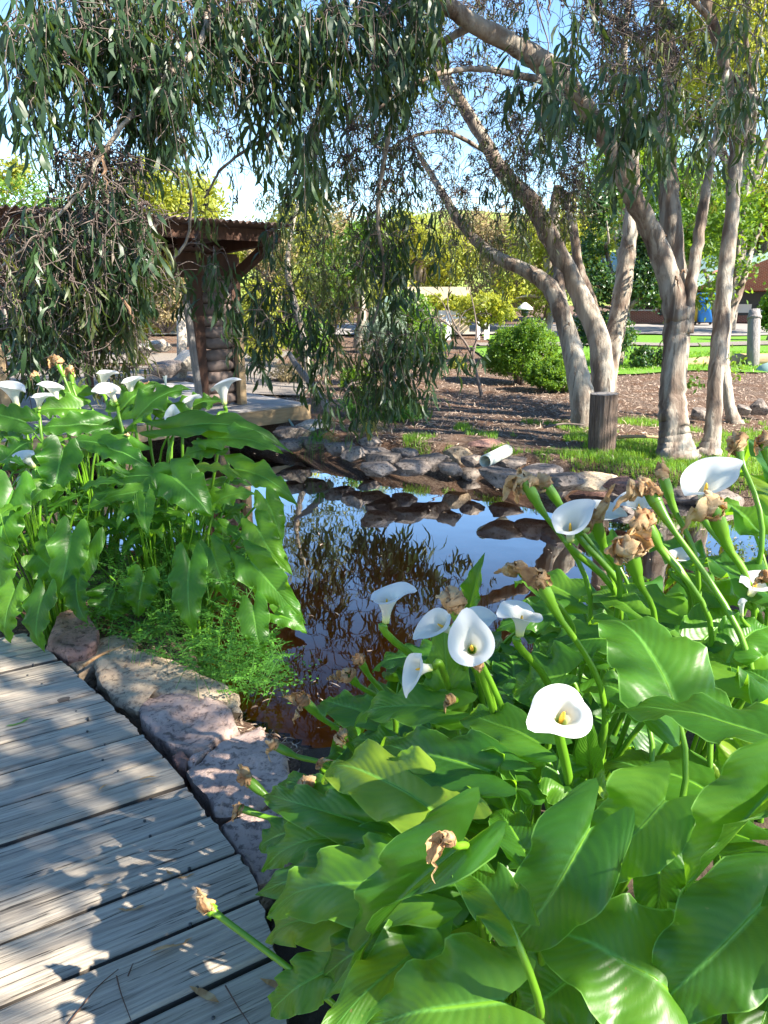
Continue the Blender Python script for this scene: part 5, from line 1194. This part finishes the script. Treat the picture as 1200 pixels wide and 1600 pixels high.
FR(998,782,1.0,(-.3,.88,.4),(-.6,.3,.2),50,[(1018,835,.92),(1045,880,.84),(1090,950,.74)],Hs=1.4)
FR(1104,748,1.05,(-.15,.95,.30),(1,.35,-.2),80,[(1128,815,.96),(1150,880,.86),(1182,950,.76)],Hs=1.05,curl=.3)
FR(1078,1046,.78,(-.2,.7,.6),(.6,-.6,.4),46,[(1100,1090,.68),(1120,1130,.58)],Hs=1.1)
FR(1184,906,.86,(.1,.9,.3),(1,-.1,.3),52,[(1180,940,.78),(1186,990,.7)],Hs=1.0)
FR(1060,866,.84,(.1,.95,.2),(1,-.1,.2),40,[(1062,905,.76),(1080,950,.7)],Hs=1.1)
FR(473,1304,.40,(-.3,.9,.3),(.4,.3,.3),20,[(486,1330,.34),(520,1370,.26)],Hs=2.0,open_=.6)
FR(1158,942,.86,(-.3,.9,.3),(.4,.3,.3),22,[(1172,985,.78),(1186,1030,.7)],Hs=2.2,open_=.5)
# ---- withered flowers, right bank: top px, h, size px, ribs, stem
def WR(px,py,h,spx,ribs,stem,seed,tl=1.0):
    C=H(px,py,h); d=(C-Vector((0,0,CAMZ))).length*.97; s=spx/F_PX*d*.88
    wilted('R',C,W('R',stem),s,ribs,seed,tl*s)
LD=((-1,.35,.2),(-.45,-1,.1)); RD=((1,.2,.2),(.2,-1,.1)); DN=((0,.3,.5),(0,-1,.1)); UPR=((.2,1,.1),(.6,.4,0)); UPL=((-.3,1,.2),(-.8,.1,.1))
WR(818,748,1.04,56,[LD+(1.1,1.0),((-.6,-.2,.5),(-.1,-1,0))+(.8,.9),RD+(.45,.9)],[(832,790,.98),(860,845,.90),(890,892,.82),(922,932,.74)],1,1.1)
WR(850,752,1.02,50,[LD+(.7,1.0)],[(868,782,.98),(892,812,.92),(930,870,.82),(960,920,.74)],2,1.2)
WR(927,806,.98,60,[((.3,1,.1),(.5,1,0))+(1.1,1.0),LD+(.4,1.0)],[(930,850,.90),(945,895,.82),(968,930,.76)],3,1.2)
WR(984,858,.96,74,[((-.7,.6,.3),(-1,-.2,.2))+(.7,1.3),((.3,.9,.2),(.5,.6,0))+(.7,1.1)],[(998,920,.88),(1012,960,.80),(1022,995,.74)],4,.9)
WR(1006,812,1.0,64,[((-.8,.3,.3),(-.2,-1,.1))+(1.0,1.1)],[(1022,850,.93),(1052,900,.86),(1112,998,.74)],5,.9)
WR(1012,762,1.06,66,[((-1,.5,.2),(-.8,-.9,.1))+(1.25,.9),((.3,.6,.2),(-.2,.2,.1))+(.4,1.1)],[(1030,810,.98),(1052,850,.93),(1100,940,.84),(1172,1034,.74)],6,.9)
WR(1112,790,1.02,72,[((-1,.55,.2),(-.55,-1,.1))+(1.15,1.0),((-.3,.3,.6),(-.6,-.2,.3))+(.5,1.0)],[(1132,845,.94),(1150,900,.86),(1178,962,.76)],7,1.0)
WR(1034,738,1.08,50,[((-.2,1,0),(-.1,.8,0))+(.6,.6)],[(1050,790,1.0),(1068,850,.92),(1092,915,.82)],8,1.2)
WR(1152,692,1.12,58,[((-.5,.6,.3),(-.4,-1,.1))+(.75,.9),((-.3,.5,.2),(.1,-.8,.2))+(.6,1.0),UPL+(.5,1.1)],[(1160,740,1.06),(1172,790,.98),(1190,860,.88)],9,.5)
WR(1196,690,1.12,52,[((-.5,.6,.3),(-.4,-1,.1))+(.7,1.0),((.4,.7,.2),(.6,-.4,.2))+(.7,1.0)],[(1204,740,1.04),(1212,800,.95)],10,.5)
WR(842,905,.94,66,[((-.7,.8,.2),(-.9,.5,.1))+(.8,1.1),((.1,.5,.2),(.4,-.2,.1))+(.4,1.1)],[(858,955,.86),(890,1012,.78),(945,1105,.66)],11,1.0)
WR(812,888,.92,52,[((-1,.3,.2),(-1,-.25,.1))+(.9,.9)],[(838,918,.86),(862,950,.8),(900,1000,.7)],12,.8)
WR(706,938,.95,70,[((-.5,.8,.4),(-.8,.2,.2))+(.55,1.25),((.2,.4,.6),(.1,-.4,.3))+(.4,1.1)],[(724,990,.88),(745,1040,.80),(800,1160,.64)],13,1.0)
WR(746,1036,.86,36,[((-.2,.5,.6),(.2,-.6,.2))+(.6,1.2)],[(748,1062,.80),(762,1110,.70),(778,1160,.62)],14,.5)
WR(704,1092,.66,38,[((-.5,.4,.4),(0,-1,.1))+(1.3,.9)],[(722,1096,.64),(752,1106,.58)],15,.7)
WR(562,1030,.66,38,[((-.3,1,.2),(-.6,.3,.2))+(.5,1.2)],[(570,1060,.62),(588,1092,.56),(618,1130,.48)],16,.9)
WR(543,1054,.66,44,[((-1,.4,.3),(-1,-.3,.2))+(.9,.9)],[(560,1075,.60),(582,1098,.56),(618,1128,.48)],17,.9)
WR(474,1094,.54,48,[((-.9,.7,.2),(-1,.2,.1))+(.8,.9),((-.3,-.2,.3),(-.4,-1,.1))+(.9,.45)],[(498,1118,.50),(532,1150,.44),(560,1180,.38)],18,.9)
WR(427,1164,.44,40,[((-1,.1,.2),(.2,-1,.1))+(1.0,.45)],[(452,1168,.43),(486,1184,.41),(530,1215,.36)],19,1.1)
WR(482,1222,.46,40,[((-1,.3,.5),(-.2,-1,.3))+(.8,1.5),((-.5,-.4,.6),(.1,-1,.2))+(.6,1.2)],[(500,1226,.44),(540,1240,.40)],20,.5)
WR(536,1146,.52,34,[((-.3,.1,.6),(.1,-1,.2))+(.8,1.3)],[(545,1165,.48),(560,1200,.42)],21,.6)
WR(498,1196,.48,26,[((.1,1,.2),(1,.2,.1))+(1.2,.7)],[(505,1212,.44),(530,1235,.38)],22,.5)
WR(382,1214,.36,50,[((-.5,1,.1),(-.3,.9,.1))+(.65,.95),((-.4,.5,.5),(-.2,-.3,.2))+(.35,1.0)],[(394,1238,.34),(412,1256,.32),(470,1290,.26)],23,1.0)
WR(374,1262,.30,34,[((-1,.1,.3),(-.2,-1,.1))+(.9,1.0)],[(398,1263,.30),(440,1280,.28),(490,1305,.24)],24,1.1)
WR(322,1415,.34,52,[((-.25,1,.1),(-.3,.9,.1))+(.85,1.0),((-.3,.9,.3),(-.1,.6,.1))+(.5,.9)],[(332,1432,.32),(384,1478,.30),(450,1526,.26),(520,1568,.22)],25,.6)
WR(700,1310,.72,52,[((-.9,.4,.4),(-.35,-1,.1))+(1.3,1.1),((-.6,.1,.6),(-.1,-1,.2))+(1.6,.35)],[(716,1326,.70),(742,1350,.64)],26,.6)
WR(1198,900,.9,40,[((-.8,.1,.4),(-.7,-.8,.1))+(.8,.9)],[(1210,925,.84),(1220,970,.76)],27,.6)

# ---- left bank
for (x,y,lb) in [(-1.62,3.50,'calla lily hanging broad leaves over the top corner of the boardwalk'),(-1.20,3.75,'calla lily with one bright yellow green leaf hanging over the low ground cover'),(-2.05,3.75,'calla lily at the left edge with tall leaves hanging beside the boards'),(-1.65,4.15,'calla lily with clustered white flowers standing tallest on the left bank'),(-1.15,4.25,'calla lily reaching long wavy leaves out over the pond with one tall side facing flower'),(-2.25,4.35,'calla lily at far left with flat topped white flowers and brown withered ones'),(-.98,3.75,'calla lily dipping big drooping leaves to the dark water')]:
    plant('L',x,y,lb)
LL=[((270,745),(332,806),3.75,3.7,78,dict(fr=.5)),((112,835),(92,938),3.35,3.3,64,dict(fr=1)),((140,850),(112,962),3.45,3.42,54,dict(fr=1)),((298,878),(302,992),3.30,3.25,60,dict(fr=1)),((392,878),(474,974),3.5,3.4,66,dict(fr=.8)),((396,948),(412,1032),3.35,3.3,52,dict(fr=1)),((402,822),(456,896),3.7,3.6,58,dict(fr=.7)),((368,734),(464,784),4.0,3.85,50,{}),((332,688),(440,704),4.1,3.95,50,dict(wave=.2)),((268,674),(452,694),4.2,4.05,48,dict(wave=.25)),((205,706),(98,694),4.0,4.05,46,{}),((98,704),(80,786),3.7,3.65,68,dict(fr=.9)),((22,768),(14,892),3.45,3.4,78,dict(fr=1)),((268,760),(152,778),3.8,3.75,44,{}),((260,742),(160,748),3.9,3.9,40,{}),((180,925),(172,972),3.6,3.6,74,dict(fr=1)),((72,928),(64,1020),3.2,3.15,52,dict(fr=1)),((24,922),(14,1006),3.2,3.2,50,dict(fr=1)),((152,664),(52,674),4.2,4.1,50,{}),((215,652),(296,604),4.3,4.3,60,dict(N0=Vector((-.2,-.8,1)),wave=.3)),((120,640),(40,652),4.3,4.2,46,{}),((250,640),(330,662),4.4,4.3,40,{}),((190,640),(255,598),4.4,4.5,46,{}),((10,722),(52,690),3.9,3.95,50,{}),((40,660),(-30,640),4.0,4.0,50,{}),((60,868),(112,905),3.4,3.4,60,dict(fr=1)),((330,790),(400,770),3.8,3.7,46,{}),((415,780),(440,850),3.8,3.75,44,dict(fr=.8)),((170,700),(240,735),3.95,3.9,48,{}),((330,860),(360,940),3.55,3.5,50,dict(fr=1)),((225,900),(215,965),3.5,3.5,56,dict(fr=1)),((-10,860),(10,950),3.3,3.3,60,dict(fr=1)),((290,640),(350,625),4.5,4.5,40,{}),((90,740),(40,790),3.7,3.6,60,dict(fr=.8)),((340,700),(280,720),4.1,4.1,40,{}),((120,905),(135,975),3.3,3.25,44,dict(fr=1)),((430,960),(480,990),3.4,3.4,36,{}),((130,620),(70,610),4.6,4.6,40,{}),((180,680),(110,655),4.4,4.4,44,{})]
for (b,t,db,dt,wpx,op) in LL:
    op=dict(op); fr=op.pop('fr',.35); B=D(*b,db);T=D(*t,dt)
    if fr>.6: op.setdefault('droop',.1)
    op.setdefault('N0',Vector((random.uniform(-.2,.2),-.5-fr*.8,1-.5*fr)))
    add_leaf('L',B,T,wpx/F_PX*(db+dt)/2*.98,**op)
for (o,p) in PL['L']:
    for k in range(22):
        a=random.uniform(0,6.283); h=random.uniform(.35,.78); r_=random.uniform(.05,.28); B=p+Vector((math.cos(a)*r_,math.sin(a)*r_,h)); l=random.uniform(.15,.25)
        T=B+Vector((math.cos(a),math.sin(a),random.uniform(-.9,.35))).normalized()*l; px,py,d=toP(T)
        if px>455 or (py>960): continue
        add_leaf('L',B,T,l*random.uniform(.36,.5),root=p,fold=random.uniform(.1,.4),wave=.2)
    # bare upright stalks seen in the gaps
    mb=MB()
    for k in range(20):
        a=random.uniform(0,6.283);q=random.uniform(.0,.2); g=p+Vector((math.cos(a)*q*.6,math.sin(a)*q*.6,-.03)); e=p+Vector((math.cos(a)*q*2.0,math.sin(a)*q*2.0-.05,random.uniform(.45,.8)))
        V_,Q_,T_,U_=tube(bez(g,g+Vector((0,0,.25)),e-Vector((0,0,.2)),e,9),np.linspace(.0085,.0008,9),6); mb.add(V_,Q_,T_,U_)
    mb.build('leaf_stalks',M['stalk'],o)
def WL(pts,dd): 
    Ps=[D(x,y,dd) for x,y in pts]; pl,pp_=nearest('L',Ps[-1]); g=Vector((Ps[-1].x,Ps[-1].y,0)).lerp(Vector((pp_.x,pp_.y,0)),.5); g.z=float(gz(g.x,g.y))-.03
    if pond_sd(g.x,g.y)<.02: g=Vector(pp_)
    return Ps+[Ps[-1].lerp(g,.5),g]
def FL(px,py,d,ax,tip,wpx,stem,**k): fresh('L',D(px,py,d),camv(*ax),camv(*tip),wpx/F_PX*d,WL(stem,d),stemw=.006,**k)
FL(18,604,4.2,(-.1,1,.12),(-1,.1,.1),44,[(30,645),(48,700)],Hs=1.3); FL(62,618,4.1,(.25,1,.15),(1,.2,.1),30,[(62,655),(70,710)],Hs=1.3)
FL(83,603,4.3,(-.1,1,.1),(-1,.2,.1),34,[(92,640),(110,690)],Hs=1.35); FL(164,582,4.5,(.3,1,.1),(.8,.5,.1),30,[(166,625),(175,680)],Hs=1.5)
FL(170,607,4.3,(-.2,.9,.4),(-1,-.2,.2),36,[(185,645),(195,700)],Hs=1.2); FL(203,594,4.4,(.1,1,.2),(1,.1,.1),32,[(208,635),(215,690)],Hs=1.4)
FL(346,600,4.3,(-.08,1,.08),(1,-.05,.1),42,[(340,650),(341,700)],Hs=1.35); FL(294,624,4.4,(-.1,1,.3),(1,-.3,.2),34,[(290,660),(285,700)],Hs=.9)
FL(270,652,4.2,(.0,.6,.9),(0,1,.2),26,[(268,690),(262,730)],Hs=1.3); FL(36,712,3.8,(-.5,.8,.3),(-1,.1,.1),36,[(52,740),(72,790)],Hs=1.2); FL(38,738,3.9,(-.6,.5,.4),(0,-1,.2),24,[(55,765),(75,805)],Hs=1.2)
FL(258,590,4.4,(.0,1,.1),(0,.6,.4),14,[(262,640),(264,700)],Hs=2.4,open_=.5)
def WLt(px,py,d,spx,ribs,stem,seed,tl=1.0): wilted('L',D(px,py,d),WL(stem,d),spx/F_PX*d,ribs,seed,tl*spx/F_PX*d)
WLt(88,562,4.4,24,[LD+(.8,1),RD+(.5,1)],[(100,590),(120,650)],41,1.2); WLt(110,578,4.5,22,[LD+(.6,1.1),RD+(.6,1.1)],[(114,605),(130,660)],42,1.0)
WLt(56,585,4.5,18,[LD+(.8,1)],[(66,610),(90,670)],43,1.0); WLt(232,602,4.5,18,[UPL+(.6,.8),DN+(.7,.8)],[(230,630),(232,680)],44,.8); WLt(200,680,4.0,12,[UPL+(.6,.8)],[(203,700),(210,740)],45,1.0)

# ================================================================== GROUND COVER, GRASS, LITTER
def scatter_blades(name,mat,pts,hgt,wd,lean=.5,kind='stuff',label=None,cat=None,curl=.4,seg3=True):
    P=np.array(pts,float);n=len(P);az=rng.uniform(0,6.283,n);hh=hgt*rng.uniform(.45,1.3,n);ln=lean*rng.uniform(.1,1,n)
    o=np.stack([np.cos(az),np.sin(az),np.zeros(n)],1);s=np.stack([-np.sin(az),np.cos(az),np.zeros(n)],1)*wd*.5*rng.uniform(.7,1.3,n)[:,None]
    z=np.array([0,0,1.]); m1=P+z*hh[:,None]*.55+o*(hh*ln*.3)[:,None]; tp=P+z*(hh*(1-.3*ln))[:,None]+o*(hh*ln)[:,None]
    V=np.stack([P-s,P+s,m1-s*.8,m1+s*.8,tp],1).reshape(-1,3); b=np.arange(n)[:,None]*5
    val=np.clip(rng.uniform(0,1,n),0,1)
    mb=MB(); mb.add(V,b+[0,1,3,2],b+[2,3,4],np.stack([np.tile([0,1,0,1,.5],n),np.repeat(val,5)],1)); 
    ob=mb.build(name,mat,smooth=False,loc=tuple(P.mean(0))) ; ob['kind']=kind
    if label: ob['label']=label
    if cat: ob['category']=cat
    return ob
def onground(xy): xy=np.array(xy); return np.stack([xy[:,0],xy[:,1],gz(xy[:,0],xy[:,1])-.005],1)
# grass behind the far bank
c=[]
while len(c)<30000:
    x=random.uniform(.2,4.6); y=random.uniform(6.4,9.3)
    if pond_sd(x,y)<.16: continue
    px,py,d=toP((x,y,0)); 
    dens=mnoise.noise(Vector((x*1.6,y*1.6,0)))*.9+mnoise.noise(Vector((x*5,y*5,4)))*.5
    lim=float(np.interp(px,[600,700,820,950,1200],[.15,-.1,-.22,-.33,-.4]))
    lim+=max(0,min(1,(684+9*mnoise.noise(Vector((x*2,1,1)))-py)/12))*.6
    if ((px-862)/75)**2+((py-702)/13)**2<1: lim+=.4
    if dens<lim: continue
    c.append((x,y))
scatter_blades('grass',M['grass'],onground(c),.07,.0045,.9,label='patchy fresh green grass between the bank rocks and the mulch',cat='grass')
c=[(x,y) for x,y in [(random.gauss(q.x,.16),random.gauss(q.y,.10)) for q in [H(a,735,0) for a in (890,935,960,985,1010,1060,1090,1140)] for _ in range(120)] if pond_sd(x,y)>.1]
scatter_blades('tall_grass',M['grass'],onground(c),.17,.006,.55,label='longer bright grass blades growing along the back of the bank rocks',cat='grass')
c=[]
for _ in range(26000):
    x=random.uniform(2.5,12);y=random.uniform(14.6,18.5); c.append((x,y))
scatter_blades('lawn_grass',M['grass'],onground(c)+[0,0,.03],.05,.012,.6,label='short mown bright green grass beyond the mulch at the right',cat='grass')
# golden tuft
q=H(577,688,-.02); tt=thing('golden_grass_tuft','yellow green tuft of arching grass among the bank rocks under the hanging leaves','grass tuft',q)
mb=MB()
for k in range(170):
    a=random.uniform(0,6.283); L_=random.uniform(.16,.30); e=Vector((math.cos(a),math.sin(a)*.8,0))*L_*random.uniform(.35,.95); b0=q+Vector((math.cos(a),math.sin(a),0))*.02
    P=bez(b0,b0+Vector((0,0,L_*.7)),b0+e*.6+Vector((0,0,L_*.95)),b0+e+Vector((0,0,L_*random.uniform(.2,.8))),6); s=np.array([-math.sin(a),math.cos(a),0])*.0035
    V=np.concatenate([P-s*np.linspace(1,.2,6)[:,None],P+s*np.linspace(1,.2,6)[:,None]]); mb.add(V,[(i_,i_+1,i_+7,i_+6) for i_ in range(5)],None,[(0,random.random())]*12)
mb.build('blades',M['tuft'],tt,smooth=False)
q=H(498,700,-.1); tt=thing('arching_sedge','pale green sedge arching over the water at the pavilion deck corner','sedge',q)
mb=MB()
for k in range(90):
    a=random.uniform(0,6.283); L_=random.uniform(.2,.36); e=Vector((math.cos(a),math.sin(a)*.8,0))*L_*random.uniform(.45,1.0); b0=q+Vector((math.cos(a),math.sin(a),0))*.02
    P=bez(b0,b0+Vector((0,0,L_*.7)),b0+e*.7+Vector((0,0,L_*.8)),b0+e*1.1+Vector((0,0,-L_*random.uniform(.0,.5))),7); s=np.array([-math.sin(a),math.cos(a),0])*.003
    V=np.concatenate([P-s*np.linspace(1,.2,7)[:,None],P+s*np.linspace(1,.2,7)[:,None]]); mb.add(V,[(i_,i_+1,i_+8,i_+7) for i_ in range(6)],None,[(0,random.random())]*14)
mb.build('blades',M['fern'],tt,smooth=False)
# pinnate ground cover under the left lilies (fronds of paired leaflets)
mb=MB(); FP=[];FD=[];FN=[];fl_=[];fv=[]
cnt=0
while cnt<620:
    px=random.uniform(130,435);py=random.uniform(850,1085)
    lim= 965+ (px-150)*.42 if px<400 else 1075
    if py>lim+22: continue
    if px>395 and py<985: continue
    hz=random.uniform(-.22,.10) if py>930 else random.uniform(-.05,.25)
    q=H(px,py,hz); cnt+=1
    if q.y<2.62: continue
    a=random.uniform(0,6.283); L_=random.uniform(.08,.17); e=Vector((math.cos(a),math.sin(a),random.uniform(.1,.9))).normalized()*L_
    g=q-Vector((e.x*.5,e.y*.5,random.uniform(.04,.10))); P=catmull([tuple(g),tuple(g.lerp(q,.6)+Vector((0,0,.02))),tuple(q),tuple(q+e*.5+Vector((0,0,.012))),tuple(q+e)],3)
    V_,Q_,T_,U_=tube(P,.0011,4,cap=False); mb.add(V_,Q_,None,np.zeros((len(V_),2))+[0,.5])
    s=Vector((-e.y,e.x,0)).normalized(); vv=random.uniform(.1,.9)
    for j in range(6):
        b_=q+e*(.12+.16*j)
        for sg in (-1,1):
            FP.append(b_);FD.append(s*sg+e.normalized()*.35+Vector((0,0,random.uniform(-.2,.3))));FN.append((random.uniform(-.3,.3),random.uniform(-.3,.3),1));fl_.append(.022*random.uniform(.8,1.25)*(1-.06*j));fv.append(vv)
fl_=np.array(fl_); fan_leaves(FP,np.array([tuple(v) for v in FD]),FN,fl_*1.0,fl_*.62,np.array(fv),mb)
ob=mb.build('ground_cover',M['fern'],smooth=False,loc=(-.9,3.3,-.2)); tag(ob,'low bright green ground cover with small paired leaflets between lilies and the tan slab','ground cover',kind='stuff')
# bark peeling off the gum trunks
for tr_,key in ((tb,'B'),(tc,'C'),(td,'D')):
    pts_=[p for p in NODES[key] if .15<p[2]<4.2]; mb=MB()
    for k in range(22 if key!='D' else 6):
        p=pts_[random.randrange(len(pts_)-1)]; a=random.uniform(3.3,6.1); r_=.075 if p[1]>8 else .10; out=Vector((math.cos(a),math.sin(a),0)); V,Q,U=ribbon(Vector(p)+out*r_,(out.x*.5,out.y*.5,.6 if k%2 else -.6),(out.x*.3,out.y*.3,-1),random.uniform(.10,.30),random.uniform(.006,.013),k*3.3,1.2,.3); mesh_obj('loose_bark',V,Q,None,M['peel'],tr_,U)
# dry leaves and specks floating on the pond
c=[]
while len(c)<420:
    x=random.uniform(-3,3);y=random.uniform(2.8,9); sd_=pond_sd(x,y)
    if sd_<-.03 and random.random()<math.exp(sd_*2.2): c.append((x,y,WZ+.004))
P=np.array(c);n=len(P);mb=MB(); lens_leaves(P,rdir(n)*[1,1,.02],np.tile([0,0,1.],(n,1))+rdir(n)*.05,rng.uniform(.012,.07,n),rng.uniform(.004,.013,n),rng.uniform(0,1,n),.1,mb)
ob=mb.build('floating_leaves',M['litter'],smooth=False,loc=(0,5,WZ)); tag(ob,'scattered dry leaves and specks floating on the dark pond','floating leaves',kind='stuff')
# floating weed by the stones
mb=MB();n=900; P=[];
while len(P)<n:
    px=random.gauss(400,34);py=random.gauss(1048,16); q=H(px,py,WZ+.006)
    if pond_sd(q.x,q.y)<-.0: P.append(q+Vector((0,0,random.uniform(0,.02))))
fan_leaves([tuple(p) for p in P],rdir(n)*[1,1,.2],np.tile([0,0,1.],(n,1))+rdir(n)*.3,rng.uniform(.012,.026,n),rng.uniform(.010,.02,n),rng.uniform(0,1,n),mb)
ob=mb.build('floating_weed',M['fern'],smooth=False,loc=(-.7,3.4,WZ)); tag(ob,'patch of tiny green floating weed on the water beside the stones','pond weed',kind='stuff')
# leaf litter and bark chips on the mulch
c=[];
while len(c)<30000:
    x=random.uniform(-4,9);y=7+random.random()**1.5*8
    if pond_sd(x,y)<.2 or (x<-.6 and y<10.5 and x>-5): continue
    if y<8.1+.5*mnoise.noise(Vector((x*2,3,3))) and x>.6 and random.random()<.85: continue
    c.append((x,y))
P=onground(c)+[0,0,.012]; n=len(P); mb=MB(); Dd=rdir(n)*[1,1,.25]; Nn=rdir(n)*.4+[0,0,1]
lens_leaves(P,Dd,Nn,rng.uniform(.035,.11,n),rng.uniform(.006,.016,n),rng.uniform(0,1,n),.12,mb)
ob=mb.build('leaf_litter',M['litter'],smooth=False,loc=(2,10,0)); tag(ob,'dry gum leaves and bark chips lying thick on the mulch','leaf litter',kind='stuff')
# debris near the slabs and under the lilies
c=[]
while len(c)<1500:
    q=H(random.uniform(60,470),random.uniform(1000,1400),-.16)
    if pond_sd(q.x,q.y)>.03: c.append((q.x,q.y))
P=onground(c)+[0,0,.01];n=len(P);mb=MB(); lens_leaves(P,rdir(n)*[1,1,.3],rdir(n)*.5+[0,0,1],rng.uniform(.02,.06,n),rng.uniform(.004,.012,n),rng.uniform(0,1,n),.12,mb)
ob=mb.build('fallen_debris',M['litter'],smooth=False,loc=(-.8,2.4,-.2)); tag(ob,'dry leaf crumbs lying in the gap between the boards and the slabs','leaf litter',kind='stuff')
# single leaves and sticks on the boards
DL=[(275,1372,'tan',.05,20,'small tan gum leaf on the boards left of the withered bud'),(272,1365,'',.03,150,'short curled leaf scrap next to the small tan gum leaf'),(183,1420,'',.07,10,'pale tan leaf lying flat in the middle of the lower boards'),(235,1487,'',.06,15,'narrow orange brown leaf on the lower boards'),(262,1478,'',.06,25,'orange brown leaf just right of the other narrow one'),(295,1540,'',.09,-30,'cream dry leaf at the bottom beside the long lily stem'),(405,1528,'',.08,-25,'pale dry leaf half under the lowest lily leaves'),(8,1134,'g',.09,40,'fallen green yellow leaf at the left edge of the boards'),(215,1220,'',.06,20,'small orange leaf caught in a gap between boards'),(153,1236,'',.04,60,'tiny rust coloured leaf scrap on the boards'),(158,1384,'',.03,10,'tiny pale leaf crumb on the boards')]
for (px,py,cc,L_,an,lb) in DL:
    q=H(px,py,.007); mb=MB(); a=R(an); lens_leaves([tuple(q)],np.array([[math.cos(a),math.sin(a),.03]]),np.array([[0,0.1,1.]]),np.array([L_]),np.array([L_*.27]),np.array([.9]),.1,mb)
    ob=mb.build('fallen_leaf',M['fern' if cc=='g' else 'dead'],smooth=False,loc=tuple(q)); tag(ob,lb,'fallen leaf','fallen leaves on the boards')
for (p0,p1,p2,lb) in [((106,1600),(150,1545),(185,1514),'long thin needle twig at the bottom left of the boards'),((182,1525),(190,1555),(206,1598),'thin twig crossing the long needle twig'),((200,1525),(205,1512),(208,1505),'tiny upright twig fragment on the boards'),((233,1330),(255,1329),(276,1327),'thin dark stick on the boards beside the grey slab'),((352,1540),(370,1570),(390,1600),'thin bent stick near the bottom lily leaves'),((130,1040),(160,1022),(195,1008),'curved reddish strip of bark lying on the narrow slab')]:
    w_=.0018 if 'bark' not in lb else .008; P=catmull([tuple(H(*p,.008 if 'bark' not in lb else .045)) for p in (p0,p1,p2)],5); V_,Q_,T_,U_=tube(P,np.linspace(w_,w_*.5,len(P)),6); mb=MB(); mb.add(V_,Q_,T_,U_)
    ob=mb.build('twig' if 'bark' not in lb else 'bark_strip',M['timber' if 'bark' not in lb else 'dead'],loc=tuple(P[0])); tag(ob,lb,'twig' if 'bark' not in lb else 'bark','twigs on the boards')
thin_log('leaning_stick','thin pale stick lying on the mulch left of the stump','stick',[H(850,668,.03),H(880,662,.05),H(912,664,.03)],(.014,.008),M['twig'],'stick_wood')
thin_log('fallen_stick','flat pale strip of bark on the mulch right of the stump','stick',[H(965,683,.02),H(1000,682,.03),H(1035,684,.02)],(.02,.012),M['beam'],'stick_wood')
